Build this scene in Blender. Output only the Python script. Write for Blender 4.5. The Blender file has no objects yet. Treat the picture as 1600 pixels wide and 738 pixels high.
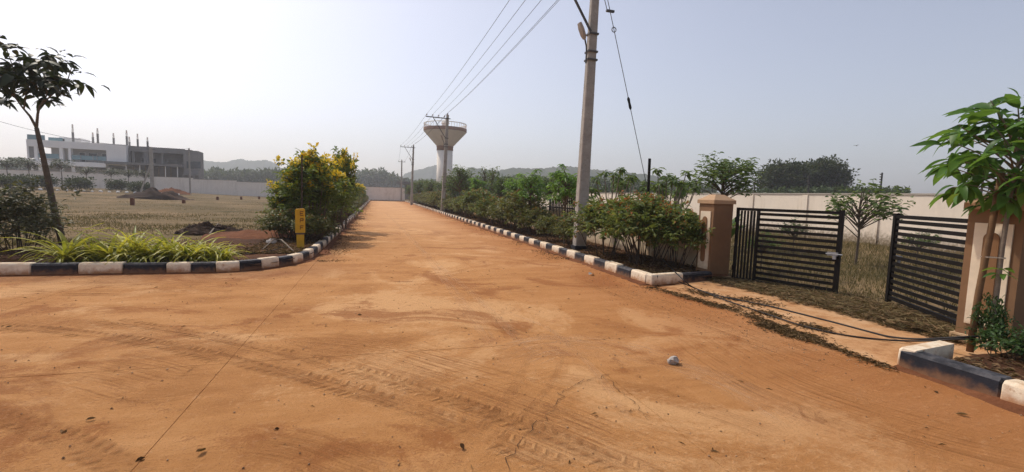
import bpy, math, random
import numpy as np
from mathutils import Vector, Matrix, noise as mnoise

S = bpy.context.scene
C = S.collection
RAD = math.radians
rng = random.Random(7)
nr = np.random.RandomState(11)

# ------------------------------------------------------------------ camera
F, H = 720.0, 1.6
RHO, PITCH, YAW = math.atan(0.03), RAD(4.935), RAD(16.346)
f0 = np.array([math.sin(YAW), math.cos(YAW), 0]); r0 = np.array([math.cos(YAW), -math.sin(YAW), 0]); zz = np.array([0, 0, 1.0])
fw = f0 * math.cos(PITCH) - zz * math.sin(PITCH); up = f0 * math.sin(PITCH) + zz * math.cos(PITCH)
CR = math.cos(RHO) * r0 + math.sin(RHO) * up
CU = -math.sin(RHO) * r0 + math.cos(RHO) * up
cam = bpy.data.objects.new('camera', bpy.data.cameras.new('camera'))
C.objects.link(cam); S.camera = cam
cam.data.sensor_width = 36; cam.data.lens = F / 1600 * 36
cam.data.clip_start = 0.05; cam.data.clip_end = 6000
cam.matrix_world = Matrix(((CR[0], CU[0], -fw[0], 0), (CR[1], CU[1], -fw[1], 0), (CR[2], CU[2], -fw[2], H), (0, 0, 0, 1)))

# ------------------------------------------------------------------ light
SUN_AZ, SUN_EL = RAD(-36), RAD(52)          # azimuth from the road direction (+Y), minus = to the left
w = bpy.data.worlds.new('World'); S.world = w; w.use_nodes = True
nt = w.node_tree; bg = nt.nodes['Background']
sky = nt.nodes.new('ShaderNodeTexSky'); sky.sky_type = 'NISHITA'; sky.sun_disc = False
sky.sun_elevation = SUN_EL; sky.sun_rotation = SUN_AZ; sky.altitude = 0
sky.air_density = 1.0; sky.dust_density = 2.7; sky.ozone_density = 1.5
hs = nt.nodes.new('ShaderNodeHueSaturation'); hs.inputs['Saturation'].default_value = 0.66
nt.links.new(sky.outputs[0], hs.inputs['Color']); tint = nt.nodes.new('ShaderNodeMix'); tint.data_type = 'RGBA'; tint.blend_type = 'MULTIPLY'; tint.inputs[0].default_value = 1; tint.inputs[7].default_value = (1.03, .985, 1.0, 1)
nt.links.new(hs.outputs[0], tint.inputs[6]); nt.links.new(tint.outputs[2], bg.inputs['Color'])
bg.inputs['Strength'].default_value = 0.15
sl = bpy.data.lights.new('sun', 'SUN'); sl.energy = 2.7; sl.angle = RAD(1.0); sl.color = (1.0, 0.92, 0.80)
sun = bpy.data.objects.new('sun', sl); C.objects.link(sun)
tosun = Vector((math.sin(SUN_AZ) * math.cos(SUN_EL), math.cos(SUN_AZ) * math.cos(SUN_EL), math.sin(SUN_EL)))
sun.rotation_euler = tosun.to_track_quat('Z', 'Y').to_euler(); sun.location = (0, 0, 30)
S.view_settings.view_transform = 'Standard'; S.view_settings.look = 'None'
S.view_settings.exposure = 0.10; S.view_settings.gamma = 1.0
S.render.engine = 'CYCLES'
S.cycles.use_denoising = True; S.cycles.denoising_prefilter = 'NONE'; S.cycles.use_adaptive_sampling = False
S.cycles.max_bounces = 6; S.cycles.transparent_max_bounces = 12; S.cycles.volume_bounces = 1
S.cycles.caustics_reflective = False; S.cycles.caustics_refractive = False

# ------------------------------------------------------------------ geometry of the photograph
def ss(a, b, x):
    t = min(1, max(0, (x - a) / (b - a))); return t * t * (3 - 2 * t)
def gz(x, y):
    """height of the open ground"""
    h = 0.9 * ss(-8, -52, x) * ss(22, 88, y)
    inroad = ss(10.3, 9.9, y) if x < 1.8 else 1 - ss(4.95, 5.3, x) * 1.0
    if x < 1.8: inroad = max(inroad, ss(-1.75, -1.45, x))
    return h - 0.07 * inroad
def ray(px, py): return fw * F + CR * (px - 800) + CU * (369 - py)
def at(px, py, z=None):
    d = ray(px, py); zt = z if z is not None else 0.0
    for _ in range(12):
        t = (zt - H) / d[2]; p = d * t
        if z is not None: break
        zt = 0.5 * zt + 0.5 * max(gz(p[0], p[1]), 0.0)
    return Vector((p[0], p[1], zt))
def aty(px, py, Y): d = ray(px, py); t = Y / d[1]; return Vector((d[0] * t, Y, d[2] * t + H))
def atz(px, py, Z): d = ray(px, py) * (Z / F); return Vector((d[0], d[1], d[2] + H))       # Z = depth along the view axis
def hor(px): return 300.5 + 0.03 * (px - 590)
def gx(px, Y): return aty(px, hor(px), Y).x

# ------------------------------------------------------------------ builders
def link(o, parent=None):
    C.objects.link(o)
    if parent is not None: o.parent = parent
    return o
def tag(o, label=None, cat=None, group=None, kind=None):
    if label: o['label'] = label
    if cat: o['category'] = cat
    if group: o['group'] = group
    if kind: o['kind'] = kind
    return o
def thing(name, label, cat, loc=(0, 0, 0), rz=0, group=None):
    o = bpy.data.objects.new(name, None); o.empty_display_size = 0.2
    C.objects.link(o); o.location = loc; o.rotation_euler = (0, 0, rz)
    return tag(o, label, cat, group)
def copy_thing(src, loc, rz=0, sc=1.0, label=None, group=None):
    r = src.copy(); C.objects.link(r); r.location = loc; r.rotation_euler = (0, 0, rz)
    r.scale = (sc, sc, sc) if not isinstance(sc, (tuple, list)) else sc
    if label: r['label'] = label
    if group: r['group'] = group
    for ch in KIDS.get(src.name, []):
        c = ch.copy(); C.objects.link(c); c.parent = r
        for g in KIDS.get(ch.name, []):
            d = g.copy(); C.objects.link(d); d.parent = c
    return r
KIDS = {}
def mesh_obj(name, me, mat, parent=None):
    o = bpy.data.objects.new(name, me)
    if mat is not None and not me.materials: me.materials.append(mat)
    link(o, parent)
    if parent is not None: KIDS.setdefault(parent.name, []).append(o)
    return o

class MB:
    def __init__(s): s.v = []; s.f = []
    def box(s, c, d, rz=0.0, M=None):
        x, y, z = d[0] / 2, d[1] / 2, d[2] / 2; b = len(s.v)
        pts = [(-x, -y, -z), (x, -y, -z), (x, y, -z), (-x, y, -z), (-x, -y, z), (x, -y, z), (x, y, z), (-x, y, z)]
        cz, sz = math.cos(rz), math.sin(rz)
        for p in pts:
            if M is not None: q = M @ Vector(p); s.v.append((q.x + c[0], q.y + c[1], q.z + c[2]))
            else: s.v.append((p[0] * cz - p[1] * sz + c[0], p[0] * sz + p[1] * cz + c[1], p[2] + c[2]))
        for f in ((0, 3, 2, 1), (4, 5, 6, 7), (0, 1, 5, 4), (1, 2, 6, 5), (2, 3, 7, 6), (3, 0, 4, 7)): s.f.append(tuple(b + i for i in f))
        return s
    def bar(s, a, b, wx, wz):
        """rectangular bar from a to b"""
        a, b = Vector(a), Vector(b); d = b - a
        q = d.to_track_quat('Y', 'Z').to_matrix()
        return s.box((a + b) / 2, (wx, d.length, wz), M=q)
    def tube(s, pts, rads, n=6):
        pts = [Vector(p) for p in pts]
        if not isinstance(rads, (list, tuple)): rads = [rads] * len(pts)
        b0 = len(s.v); k = len(pts)
        for i, p in enumerate(pts):
            t = (pts[min(i + 1, k - 1)] - pts[max(i - 1, 0)]); t = t.normalized() if t.length > 1e-9 else Vector((0, 0, 1))
            ref = Vector((1, 0, 0)) if abs(t.x) < 0.9 else Vector((0, 1, 0))
            u = t.cross(ref).normalized(); v = t.cross(u)
            for j in range(n):
                a = 2 * math.pi * j / n
                s.v.append(tuple(p + (u * math.cos(a) + v * math.sin(a)) * rads[i]))
        for i in range(k - 1):
            for j in range(n):
                j2 = (j + 1) % n
                s.f.append((b0 + i * n + j, b0 + (i + 1) * n + j, b0 + (i + 1) * n + j2, b0 + i * n + j2))
        s.f.append(tuple(b0 + j for j in range(n))); s.f.append(tuple(b0 + (k - 1) * n + j for j in reversed(range(n))))
        return s
    def lathe(s, prof, n=24, c=(0, 0, 0)):
        b0 = len(s.v)
        for r, z in prof:
            for j in range(n):
                a = 2 * math.pi * j / n; s.v.append((c[0] + r * math.cos(a), c[1] + r * math.sin(a), c[2] + z))
        for i in range(len(prof) - 1):
            for j in range(n):
                j2 = (j + 1) % n
                s.f.append((b0 + i * n + j, b0 + i * n + j2, b0 + (i + 1) * n + j2, b0 + (i + 1) * n + j))
        s.f.append(tuple(b0 + j for j in reversed(range(n)))); s.f.append(tuple(b0 + (len(prof) - 1) * n + j for j in range(n)))
        return s
    def prism(s, poly, y0, y1, xf=None):
        """poly in x,z extruded along y"""
        n = len(poly); b = len(s.v)
        for yy in (y0, y1):
            for x, z in poly:
                p = (x, yy, z); s.v.append(xf(p) if xf else p)
        for i in range(n):
            j = (i + 1) % n; s.f.append((b + i, b + j, b + n + j, b + n + i))
        s.f.append(tuple(b + i for i in reversed(range(n)))); s.f.append(tuple(b + n + i for i in range(n)))
        return s
    def blob(s, c, r, n=7, m=5, seed=0, amp=0.25, flat=0.3):
        """lumpy stone"""
        b = len(s.v)
        for i in range(m + 1):
            th = math.pi * i / m
            for j in range(n):
                a = 2 * math.pi * j / n
                d = Vector((math.sin(th) * math.cos(a), math.sin(th) * math.sin(a), math.cos(th)))
                k = 1 + amp * mnoise.noise(d * 1.7 + Vector((seed * 3.1, seed, 0)))
                z = d.z * r[2] * k
                s.v.append((c[0] + d.x * r[0] * k, c[1] + d.y * r[1] * k, c[2] + max(z, -r[2] * flat)))
        for i in range(m):
            for j in range(n):
                j2 = (j + 1) % n
                s.f.append((b + i * n + j, b + (i + 1) * n + j, b + (i + 1) * n + j2, b + i * n + j2))
        return s
    def mesh(s, name, smooth=False):
        me = bpy.data.meshes.new(name); me.from_pydata([tuple(p) for p in s.v], [], s.f); me.validate(); me.update()
        if smooth: me.shade_smooth()
        return me
    def build(s, name, mat, parent=None, smooth=False): return mesh_obj(name, s.mesh(name, smooth), mat, parent)

def tri_mesh(name, V, T, smooth=False):
    me = bpy.data.meshes.new(name)
    me.vertices.add(len(V)); me.vertices.foreach_set('co', np.ascontiguousarray(V, dtype=np.float32).ravel())
    n = len(T); me.loops.add(n * 3); me.loops.foreach_set('vertex_index', np.ascontiguousarray(T, dtype=np.int32).ravel())
    me.polygons.add(n); me.polygons.foreach_set('loop_start', np.arange(0, n * 3, 3, dtype=np.int32))
    me.update(calc_edges=True); me.validate()
    if smooth: me.shade_smooth()
    return me

# leaf templates: (along, across, up)
SMALL = (np.array([(0, 0, 0), (.45, .5, .10), (1, 0, -.10), (.45, -.5, .10)]), np.array([(0, 3, 2), (0, 2, 1)]))
MID = (np.array([(0, 0, 0), (.3, .42, .10), (.3, 0, .04), (.3, -.42, .10), (.68, .40, .04), (.68, 0, -.02), (.68, -.40, .04), (1, 0, -.22)]),
       np.array([(0, 3, 2), (0, 2, 1), (2, 3, 6), (2, 6, 5), (1, 2, 5), (1, 5, 4), (5, 6, 7), (4, 5, 7)]))
BLADE = (np.array([(0, -.5, 0), (0, .5, 0), (1, 0, 0)]), np.array([(0, 1, 2)]))
def norm(a): return a / np.maximum(np.linalg.norm(a, axis=1, keepdims=True), 1e-9)
def leaves(P, D, L, W, tmpl=SMALL, N=None):
    P = np.asarray(P, float); D = norm(np.asarray(D, float)); n = len(P)
    if N is None: N = np.tile([0, 0, 1.0], (n, 1)) + nr.normal(0, .45, (n, 3))
    A = norm(np.cross(N, D)); U = np.cross(D, A)
    L = np.broadcast_to(L, (n,))[:, None, None]; W = np.broadcast_to(W, (n,))[:, None, None]
    tv, tf = tmpl
    V = P[:, None] + D[:, None] * tv[None, :, 0:1] * L + A[:, None] * tv[None, :, 1:2] * W + U[:, None] * tv[None, :, 2:3] * L
    T = tf[None] + (np.arange(n) * len(tv))[:, None, None]
    return V.reshape(-1, 3), T.reshape(-1, 3)
def merge(parts):
    Vs, Ts, o = [], [], 0
    for V, T in parts: Vs.append(V); Ts.append(T + o); o += len(V)
    return np.concatenate(Vs), np.concatenate(Ts)
def clumps(k, R, c, lo=.55, zmin=-.7, jit=.20):
    """clump centres spread through an ellipsoid"""
    d = norm(nr.normal(0, 1, (k * 3, 3))); d = d[d[:, 2] > zmin][:k]
    r = (lo + (1 - lo) * nr.rand(len(d), 1)) * (1 + nr.normal(0, jit, (len(d), 1)))
    return d * r * np.array(R) + np.array(c)
def crown(cl, per, spread, L, W, tmpl=SMALL, upb=.35, droop=0.0, centre=None):
    k = len(cl); n = k * per
    base = np.repeat(cl, per, 0)
    off = np.clip(nr.normal(0, 1, (n, 3)), -1.35, 1.35) * np.broadcast_to(spread, (3,))
    P = base + off
    D = norm(off) * .8 + nr.normal(0, .5, (n, 3)) + np.array([0, 0, upb - droop])
    if centre is not None: D += .6 * norm(P - np.array(centre))
    return leaves(P, D, L * (.7 + .6 * nr.rand(n)), W * (.7 + .6 * nr.rand(n)), tmpl)

def whorls(tips, per, L, W, tmpl=MID, droop=.25, centre=None, jit=.03):
    """leaves radiating from each twig tip"""
    n = len(tips) * per; P = np.repeat(tips, per, 0) + nr.normal(0, jit, (n, 3)); a = np.tile(np.arange(per) * 2.399, len(tips)) + np.repeat(nr.rand(len(tips)) * 6.28, per)
    el = nr.uniform(-.55, .75, n) - droop * nr.rand(n)
    D = np.stack([np.cos(a), np.sin(a), el], 1)
    if centre is not None: D += .45 * norm(P - np.array(centre))
    s_ = np.repeat(.75 + .5 * nr.rand(len(tips)), per)
    return leaves(P, D, L * s_ * (.7 + .5 * nr.rand(n)), W * s_ * (.75 + .4 * nr.rand(n)), tmpl)

# ------------------------------------------------------------------ materials
MATS = {}
def mat(name):
    m = bpy.data.materials.new(name); m.use_nodes = True; MATS[name] = m
    return m, m.node_tree, m.node_tree.nodes['Principled BSDF']
def N_(nt, typ, **kw):
    n = nt.nodes.new(typ)
    for k, v in kw.items():
        if k in n.inputs: n.inputs[k].default_value = v
        else: setattr(n, k, v)
    return n
def lk(nt, a, b): nt.links.new(a, b)
def noise(nt, co, scale, detail=4, rough=.6, stretch=None):
    if stretch:
        mp = N_(nt, 'ShaderNodeMapping'); mp.inputs['Scale'].default_value = stretch; lk(nt, co, mp.inputs['Vector']); co = mp.outputs[0]
    n = N_(nt, 'ShaderNodeTexNoise', Scale=scale, Detail=detail, Roughness=rough); lk(nt, co, n.inputs['Vector']); return n.outputs['Fac']
def ramp(nt, fac, stops):
    r = N_(nt, 'ShaderNodeValToRGB'); e = r.color_ramp.elements
    while len(e) < len(stops): e.new(.5)
    for el, (p, c) in zip(e, stops): el.position = p; el.color = (*c, 1) if len(c) == 3 else c
    lk(nt, fac, r.inputs['Fac']); return r.outputs['Color']
def rampf(nt, fac, a, b):
    r = N_(nt, 'ShaderNodeMapRange'); r.inputs['From Min'].default_value = a; r.inputs['From Max'].default_value = b; r.interpolation_type = 'SMOOTHSTEP'
    lk(nt, fac, r.inputs['Value']); return r.outputs['Result']
def mix(nt, fac, a, b, mode='MIX'):
    m = N_(nt, 'ShaderNodeMix', data_type='RGBA', blend_type=mode)
    for sock, v in ((m.inputs[0], fac), (m.inputs[6], a), (m.inputs[7], b)):
        if isinstance(v, bpy.types.NodeSocket): lk(nt, v, sock)
        else: sock.default_value = v if not isinstance(v, tuple) else (*v, 1)
    return m.outputs[2]
def mathn(nt, op, a, b=0.0, c=None):
    m = N_(nt, 'ShaderNodeMath', operation=op)
    for i, v in enumerate((a, b) if c is None else (a, b, c)):
        if isinstance(v, bpy.types.NodeSocket): lk(nt, v, m.inputs[i])
        else: m.inputs[i].default_value = v
    return m.outputs[0]
def bump(nt, h, bsdf, strength=.3, dist=.02):
    b = N_(nt, 'ShaderNodeBump', Strength=strength, Distance=dist); lk(nt, h, b.inputs['Height']); lk(nt, b.outputs[0], bsdf.inputs['Normal'])
def wpos(nt): return N_(nt, 'ShaderNodeNewGeometry').outputs['Position']
def ocoord(nt): return N_(nt, 'ShaderNodeTexCoord').outputs['Object']

def simple(name, col, rough=.8, var=.25, scale=6, bmp=.15, metal=0, dirt=None, dirt_h=.25, world=False, spec=.3, wear=None, streak=None, dust=None):
    """painted, concrete or metal surface: mottled colour, optional earth stain rising from the ground"""
    m, t, b = mat(name)
    co = wpos(t) if world else ocoord(t)
    n1 = noise(t, co, scale, 6); n2 = noise(t, co, scale * 7, 3)
    f = mathn(t, 'ADD', mathn(t, 'MULTIPLY', n1, .7), mathn(t, 'MULTIPLY', n2, .3))
    lo = tuple(c * (1 - var) for c in col); hi = tuple(min(1, c * (1 + var * .6)) for c in col)
    c = ramp(t, f, [(.3, lo), (.7, hi)])
    if streak:
        c = mix(t, mathn(t, 'MULTIPLY', rampf(t, noise(t, wpos(t), 2.2, 6, .7, (1, 1, .09)), .50, .72), .45), c, streak)
        c = mix(t, mathn(t, 'MULTIPLY', rampf(t, noise(t, wpos(t), .6, 6, .7), .50, .68), .30), c, streak)
    if wear:
        c = mix(t, mathn(t, 'MULTIPLY', rampf(t, noise(t, wpos(t), 7, 8, .78), .56, .64), .75), c, wear)
    if dust:
        nz = N_(t, 'ShaderNodeSeparateXYZ'); lk(t, N_(t, 'ShaderNodeNewGeometry').outputs['Normal'], nz.inputs[0])
        c = mix(t, mathn(t, 'MULTIPLY', rampf(t, nz.outputs['Z'], .2, .9), rampf(t, noise(t, wpos(t), 5, 7, .75), .36, .66)), c, dust)
    if dirt:
        z = N_(t, 'ShaderNodeSeparateXYZ'); lk(t, wpos(t), z.inputs[0])
        zn = mathn(t, 'ADD', z.outputs['Z'], mathn(t, 'MULTIPLY', mathn(t, 'SUBTRACT', noise(t, wpos(t), 9, 5), .5), dirt_h * 1.6))
        c = mix(t, mathn(t, 'SUBTRACT', 1.0, rampf(t, zn, 0.0, dirt_h)), c, dirt)
    lk(t, c, b.inputs['Base Color']); b.inputs['Roughness'].default_value = rough; b.inputs['Metallic'].default_value = metal
    b.inputs['Specular IOR Level'].default_value = spec
    if bmp: bump(t, n2, b, bmp, .01)
    return m
def leafmat(name, a, bcol, trans=.35, rough=.5, obj_random=False, third=None, spec=.25):
    m, t, b = mat(name)
    r = N_(t, 'ShaderNodeObjectInfo').outputs['Random'] if obj_random else N_(t, 'ShaderNodeNewGeometry').outputs['Random Per Island']
    stops = [(0.0, a), (.75, bcol)] + ([(.93, bcol), (1.0, third)] if third else [])
    c = ramp(t, r, stops)
    lk(t, c, b.inputs['Base Color']); b.inputs['Roughness'].default_value = rough; b.inputs['Specular IOR Level'].default_value = spec
    tr = N_(t, 'ShaderNodeBsdfTranslucent'); c2 = mix(t, 1.0, c, (1.0, 1.0, .45), 'MULTIPLY'); g = N_(t, 'ShaderNodeGamma', Gamma=.8); lk(t, c2, g.inputs[0]); lk(t, g.outputs[0], tr.inputs['Color'])
    mx = N_(t, 'ShaderNodeMixShader'); mx.inputs[0].default_value = trans
    lk(t, b.outputs[0], mx.inputs[1]); lk(t, tr.outputs[0], mx.inputs[2])
    lk(t, mx.outputs[0], t.nodes['Material Output'].inputs['Surface'])
    return m

EARTH = (.30, .135, .055)
# --- dusty road
m, t, b = mat('dusty_concrete'); ROADM = m
P = wpos(t)
def dn(scale, detail, rough, dist, off):
    mp = N_(t, 'ShaderNodeMapping'); mp.inputs['Location'].default_value = off; lk(t, P, mp.inputs['Vector'])
    n = N_(t, 'ShaderNodeTexNoise', Scale=scale, Detail=detail, Roughness=rough, Distortion=dist); lk(t, mp.outputs[0], n.inputs['Vector']); return n.outputs['Fac']
mid = noise(t, P, 1.1, 6, .62); fine = noise(t, P, 17, 8, .8); grit = noise(t, P, 60, 4, .8)
wind = noise(t, P, 1.6, 8, .72, (.35, 1.8, 1))
gr = mathn(t, 'MULTIPLY', mathn(t, 'SUBTRACT', mathn(t, 'ADD', mathn(t, 'MULTIPLY', fine, .6), mathn(t, 'MULTIPLY', grit, .4)), .5), .42)
def mask(n_, a, b_): return rampf(t, mathn(t, 'ADD', n_, gr), a, b_)
c = ramp(t, mathn(t, 'ADD', mathn(t, 'MULTIPLY', mid, .5), mathn(t, 'MULTIPLY', wind, .5)), [(.36, (.35, .165, .057)), (.50, (.455, .235, .088)), (.64, (.53, .295, .125))])
c = mix(t, mathn(t, 'MULTIPLY', mask(dn(.42, 7, .62, .8, (3, 1, 0)), .50, .60), .85), c, (.60, .37, .18))        # worn pale concrete
c = mix(t, mathn(t, 'MULTIPLY', mask(dn(.55, 8, .66, 1.0, (9, 4, 0)), .53, .62), .75), c, (.27, .105, .032))       # red earth films
c = mix(t, mathn(t, 'MULTIPLY', mask(dn(1.7, 8, .7, .6, (1, 7, 0)), .60, .68), .6), c, (.20, .08, .028))        # small damp stains
c = mix(t, mathn(t, 'MULTIPLY', mask(dn(2.6, 7, .7, .5, (5, 2, 0)), .60, .70), .5), c, (.56, .35, .18))
# red earth gathered along the right hand side and the kerbs
sx = N_(t, 'ShaderNodeSeparateXYZ'); lk(t, P, sx.inputs[0])
xr = mathn(t, 'ADD', sx.outputs['X'], mathn(t, 'MULTIPLY', mathn(t, 'SUBTRACT', mid, .5), 3.0))
c = mix(t, mathn(t, 'MULTIPLY', rampf(t, xr, 1.8, 5.2), .62), c, (.33, .132, .046))
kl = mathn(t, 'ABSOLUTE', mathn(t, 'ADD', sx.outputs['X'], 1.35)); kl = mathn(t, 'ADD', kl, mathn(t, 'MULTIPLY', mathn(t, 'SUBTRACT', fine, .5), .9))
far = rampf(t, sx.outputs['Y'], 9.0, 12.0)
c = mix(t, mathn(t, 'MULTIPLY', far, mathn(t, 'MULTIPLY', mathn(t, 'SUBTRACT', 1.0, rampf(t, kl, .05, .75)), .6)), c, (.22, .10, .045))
kf = mathn(t, 'ADD', mathn(t, 'ABSOLUTE', mathn(t, 'SUBTRACT', sx.outputs['Y'], 9.8)), mathn(t, 'MULTIPLY', mathn(t, 'SUBTRACT', mid, .5), 1.5))
lf = mathn(t, 'SUBTRACT', 1.0, rampf(t, sx.outputs['X'], -3.0, 0.5))
c = mix(t, mathn(t, 'MULTIPLY', lf, mathn(t, 'MULTIPLY', mathn(t, 'SUBTRACT', 1.0, rampf(t, kf, .1, 1.3)), .7)), c, (.24, .115, .055))
c = mix(t, mathn(t, 'MULTIPLY', rampf(t, grit, .53, .66), .55), c, (.24, .105, .04))
c = mix(t, mathn(t, 'MULTIPLY', rampf(t, fine, .53, .66), .42), c, (.58, .36, .19))
ln = mathn(t, 'ABSOLUTE', mathn(t, 'SUBTRACT', mathn(t, 'ADD', sx.outputs['X'], mathn(t, 'MULTIPLY', mathn(t, 'SUBTRACT', mid, .5), 2.0)), 1.5))
worn = mathn(t, 'MULTIPLY', rampf(t, sx.outputs['Y'], 7.0, 30.0), mathn(t, 'SUBTRACT', 1.0, rampf(t, ln, 1.2, 3.2)))
c = mix(t, mathn(t, 'MULTIPLY', worn, .55), c, (.60, .38, .21))
c = mix(t, 1.0, c, (1.03, .94, .86), 'MULTIPLY')
lk(t, c, b.inputs['Base Color']); b.inputs['Roughness'].default_value = .93; b.inputs['Specular IOR Level'].default_value = .15
hgt = mathn(t, 'ADD', mathn(t, 'MULTIPLY', fine, .6), mathn(t, 'ADD', mathn(t, 'MULTIPLY', grit, .25), mathn(t, 'MULTIPLY', wind, .8)))
bump(t, hgt, b, .8, .05)
# --- tyre track ribbon: u across (-1..1), v along in metres (uv layer)
def trackmat(name, tread, dens, col):
    m, t, b = mat(name)
    uv = N_(t, 'ShaderNodeUVMap').outputs[0]; s = N_(t, 'ShaderNodeSeparateXYZ'); lk(t, uv, s.inputs[0])
    u, v = s.outputs['X'], s.outputs['Y']; au = mathn(t, 'ABSOLUTE', u)
    edge = mathn(t, 'SUBTRACT', 1.0, rampf(t, mathn(t, 'ADD', au, mathn(t, 'MULTIPLY', mathn(t, 'SUBTRACT', noise(t, wpos(t), 6, 4), .5), .7)), .55, 1.0))
    patch = rampf(t, noise(t, wpos(t), 1.3, 5), .36, .62)
    if tread:
        ph = mathn(t, 'ADD', mathn(t, 'MULTIPLY', v, 64.0), mathn(t, 'MULTIPLY', au, 4.0))
        lug = rampf(t, mathn(t, 'SINE', ph), -.2, .6)
        lug = mathn(t, 'MULTIPLY', lug, rampf(t, noise(t, wpos(t), 5, 5, .7), .38, .58))
        lug = mathn(t, 'MULTIPLY', lug, mathn(t, 'SUBTRACT', 1.0, rampf(t, mathn(t, 'ABSOLUTE', mathn(t, 'SUBTRACT', au, .55)), .2, .45)))
        a = mathn(t, 'MULTIPLY', edge, mathn(t, 'ADD', mathn(t, 'MULTIPLY', patch, .45), mathn(t, 'MULTIPLY', lug, .5)))
        bump(t, lug, b, .8, .02)
    else:
        rib = rampf(t, noise(t, uv, 4.0, 5, .7, (5, .22, 1)), .44, .70)
        a = mathn(t, 'MULTIPLY', edge, mathn(t, 'MULTIPLY', rib, mathn(t, 'ADD', .3, mathn(t, 'MULTIPLY', patch, .7))))
    end = N_(t, 'ShaderNodeSeparateXYZ'); lk(t, N_(t, 'ShaderNodeUVMap', uv_map='fade').outputs[0], end.inputs[0])
    a = mathn(t, 'MULTIPLY', mathn(t, 'MULTIPLY', a, dens), end.outputs['X'])
    b.inputs['Base Color'].default_value = (*col, 1); b.inputs['Roughness'].default_value = .95; b.inputs['Specular IOR Level'].default_value = .1
    lk(t, a, b.inputs['Alpha'])
    return m
TREADM = trackmat('tyre_tread_earth', True, .50, (.27, .112, .038))
STREAKM = trackmat('scuffed_earth', False, .7, (.29, .125, .048))
PALEM = trackmat('pale_dust', False, .65, (.66, .44, .26))
SPILLM = trackmat('red_earth_smear', False, .62, (.30, .125, .042))
# --- earth, field
def earthmat(name, stops, sc=1.0, bs=.6):
    m, t, b = mat(name); P = wpos(t)
    f = mathn(t, 'ADD', mathn(t, 'MULTIPLY', noise(t, P, .5 * sc, 5), .45), mathn(t, 'ADD', mathn(t, 'MULTIPLY', noise(t, P, 4 * sc, 6, .7), .35), mathn(t, 'MULTIPLY', noise(t, P, 30 * sc, 4, .7), .2)))
    lk(t, ramp(t, f, stops), b.inputs['Base Color']); b.inputs['Roughness'].default_value = .95; b.inputs['Specular IOR Level'].default_value = .1
    bump(t, noise(t, P, 12 * sc, 6, .75), b, bs, .06)
    return m
SOILM = earthmat('dark_bed_soil', [(.35, (.035, .017, .010)), (.5, (.085, .038, .019)), (.66, (.17, .075, .036))])
REDSOILM = earthmat('red_soil', [(.35, (.085, .032, .016)), (.5, (.16, .062, .028)), (.68, (.25, .105, .05))])
PILEM = earthmat('pile_soil', [(.35, (.018, .012, .010)), (.5, (.045, .028, .02)), (.66, (.10, .06, .042))])
m, t, b = mat('dry_field'); FIELDM = m; P = wpos(t)
f1 = noise(t, P, .12, 5, .6); f2 = noise(t, P, .9, 6, .7, (.5, 1.6, 1)); f3 = noise(t, P, 12, 5, .7)
f = mathn(t, 'ADD', mathn(t, 'MULTIPLY', f1, .4), mathn(t, 'ADD', mathn(t, 'MULTIPLY', f2, .4), mathn(t, 'MULTIPLY', f3, .2)))
c = ramp(t, f, [(.38, (.046, .042, .017)), (.45, (.105, .08, .036)), (.54, (.19, .13, .065)), (.63, (.29, .195, .105))])
sx = N_(t, 'ShaderNodeSeparateXYZ'); lk(t, P, sx.inputs[0])
dist = N_(t, 'ShaderNodeVectorMath', operation='LENGTH'); lk(t, P, dist.inputs[0])
c = mix(t, rampf(t, dist.outputs['Value'], 130, 220), c, (.07, .075, .035))
lk(t, c, b.inputs['Base Color']); b.inputs['Roughness'].default_value = .95; b.inputs['Specular IOR Level'].default_value = .1
bump(t, f3, b, .6, .08)
APRONM = earthmat('apron_concrete', [(.36, (.30, .135, .055)), (.48, (.46, .25, .115)), (.64, (.58, .38, .22))], bs=.4)

WHITEK = simple('kerb_white_paint', (.82, .71, .54), .8, .2, 5, .35, dirt=(.42, .20, .085), dirt_h=.15, wear=(.50, .33, .19), dust=(.50, .34, .20))
BLACKK = simple('kerb_black_paint', (.016, .018, .026), .75, .5, 5, .35, dirt=(.20, .10, .05), dirt_h=.13, wear=(.065, .063, .066), dust=(.105, .10, .105))
CONC = simple('pole_concrete', (.36, .33, .29), .9, .3, 4, .5, wear=(.22, .19, .16))
CONC2 = simple('grey_concrete', (.25, .245, .24), .9, .25, 1.5, .3)
WALLM = simple('boundary_wall_paint', (.80, .73, .65), .9, .12, .6, .12, dirt=(.26, .17, .10), dirt_h=.3, streak=(.45, .38, .31))
RWALLM = simple('cream_wall_paint', (.80, .69, .56), .88, .08, .8, .1, dirt=(.20, .15, .09), dirt_h=.7, streak=(.52, .42, .31))
COPING = simple('wall_coping', (.42, .37, .31), .9, .15, 2, .1)
LOWWALL = simple('plot_wall_paint', (.66, .53, .37), .88, .14, 2, .15, dirt=(.32, .16, .08), dirt_h=.35, streak=(.42, .31, .2))
BROWNP = simple('brown_pillar_paint', (.215, .118, .058), .82, .16, 3, .15, dirt=(.26, .12, .055), dirt_h=.15, streak=(.23, .13, .07))
TANP = simple('tan_cap_paint', (.42, .265, .15), .82, .14, 3, .15)
CREAMP = simple('cream_panel_paint', (.74, .62, .46), .85, .12, 3, .12, dirt=(.50, .32, .17), dirt_h=.5)
INLAY = simple('brown_inlay_paint', (.23, .118, .052), .82, .16, 3, .12)
BLACKM = simple('black_gate_paint', (.009, .007, .006), .65, .4, 9, .08, spec=.15)
STEEL = simple('weathered_steel', (.10, .095, .09), .6, .3, 12, .1, metal=.4)
GALV = simple('galvanised_steel', (.32, .32, .33), .5, .2, 12, .1, metal=.5)
LAMPM = simple('lamp_housing', (.36, .30, .24), .5, .2, 9, .1)
GLASSM = simple('lamp_glass', (.55, .5, .42), .25, .1, 9, 0)
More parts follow.
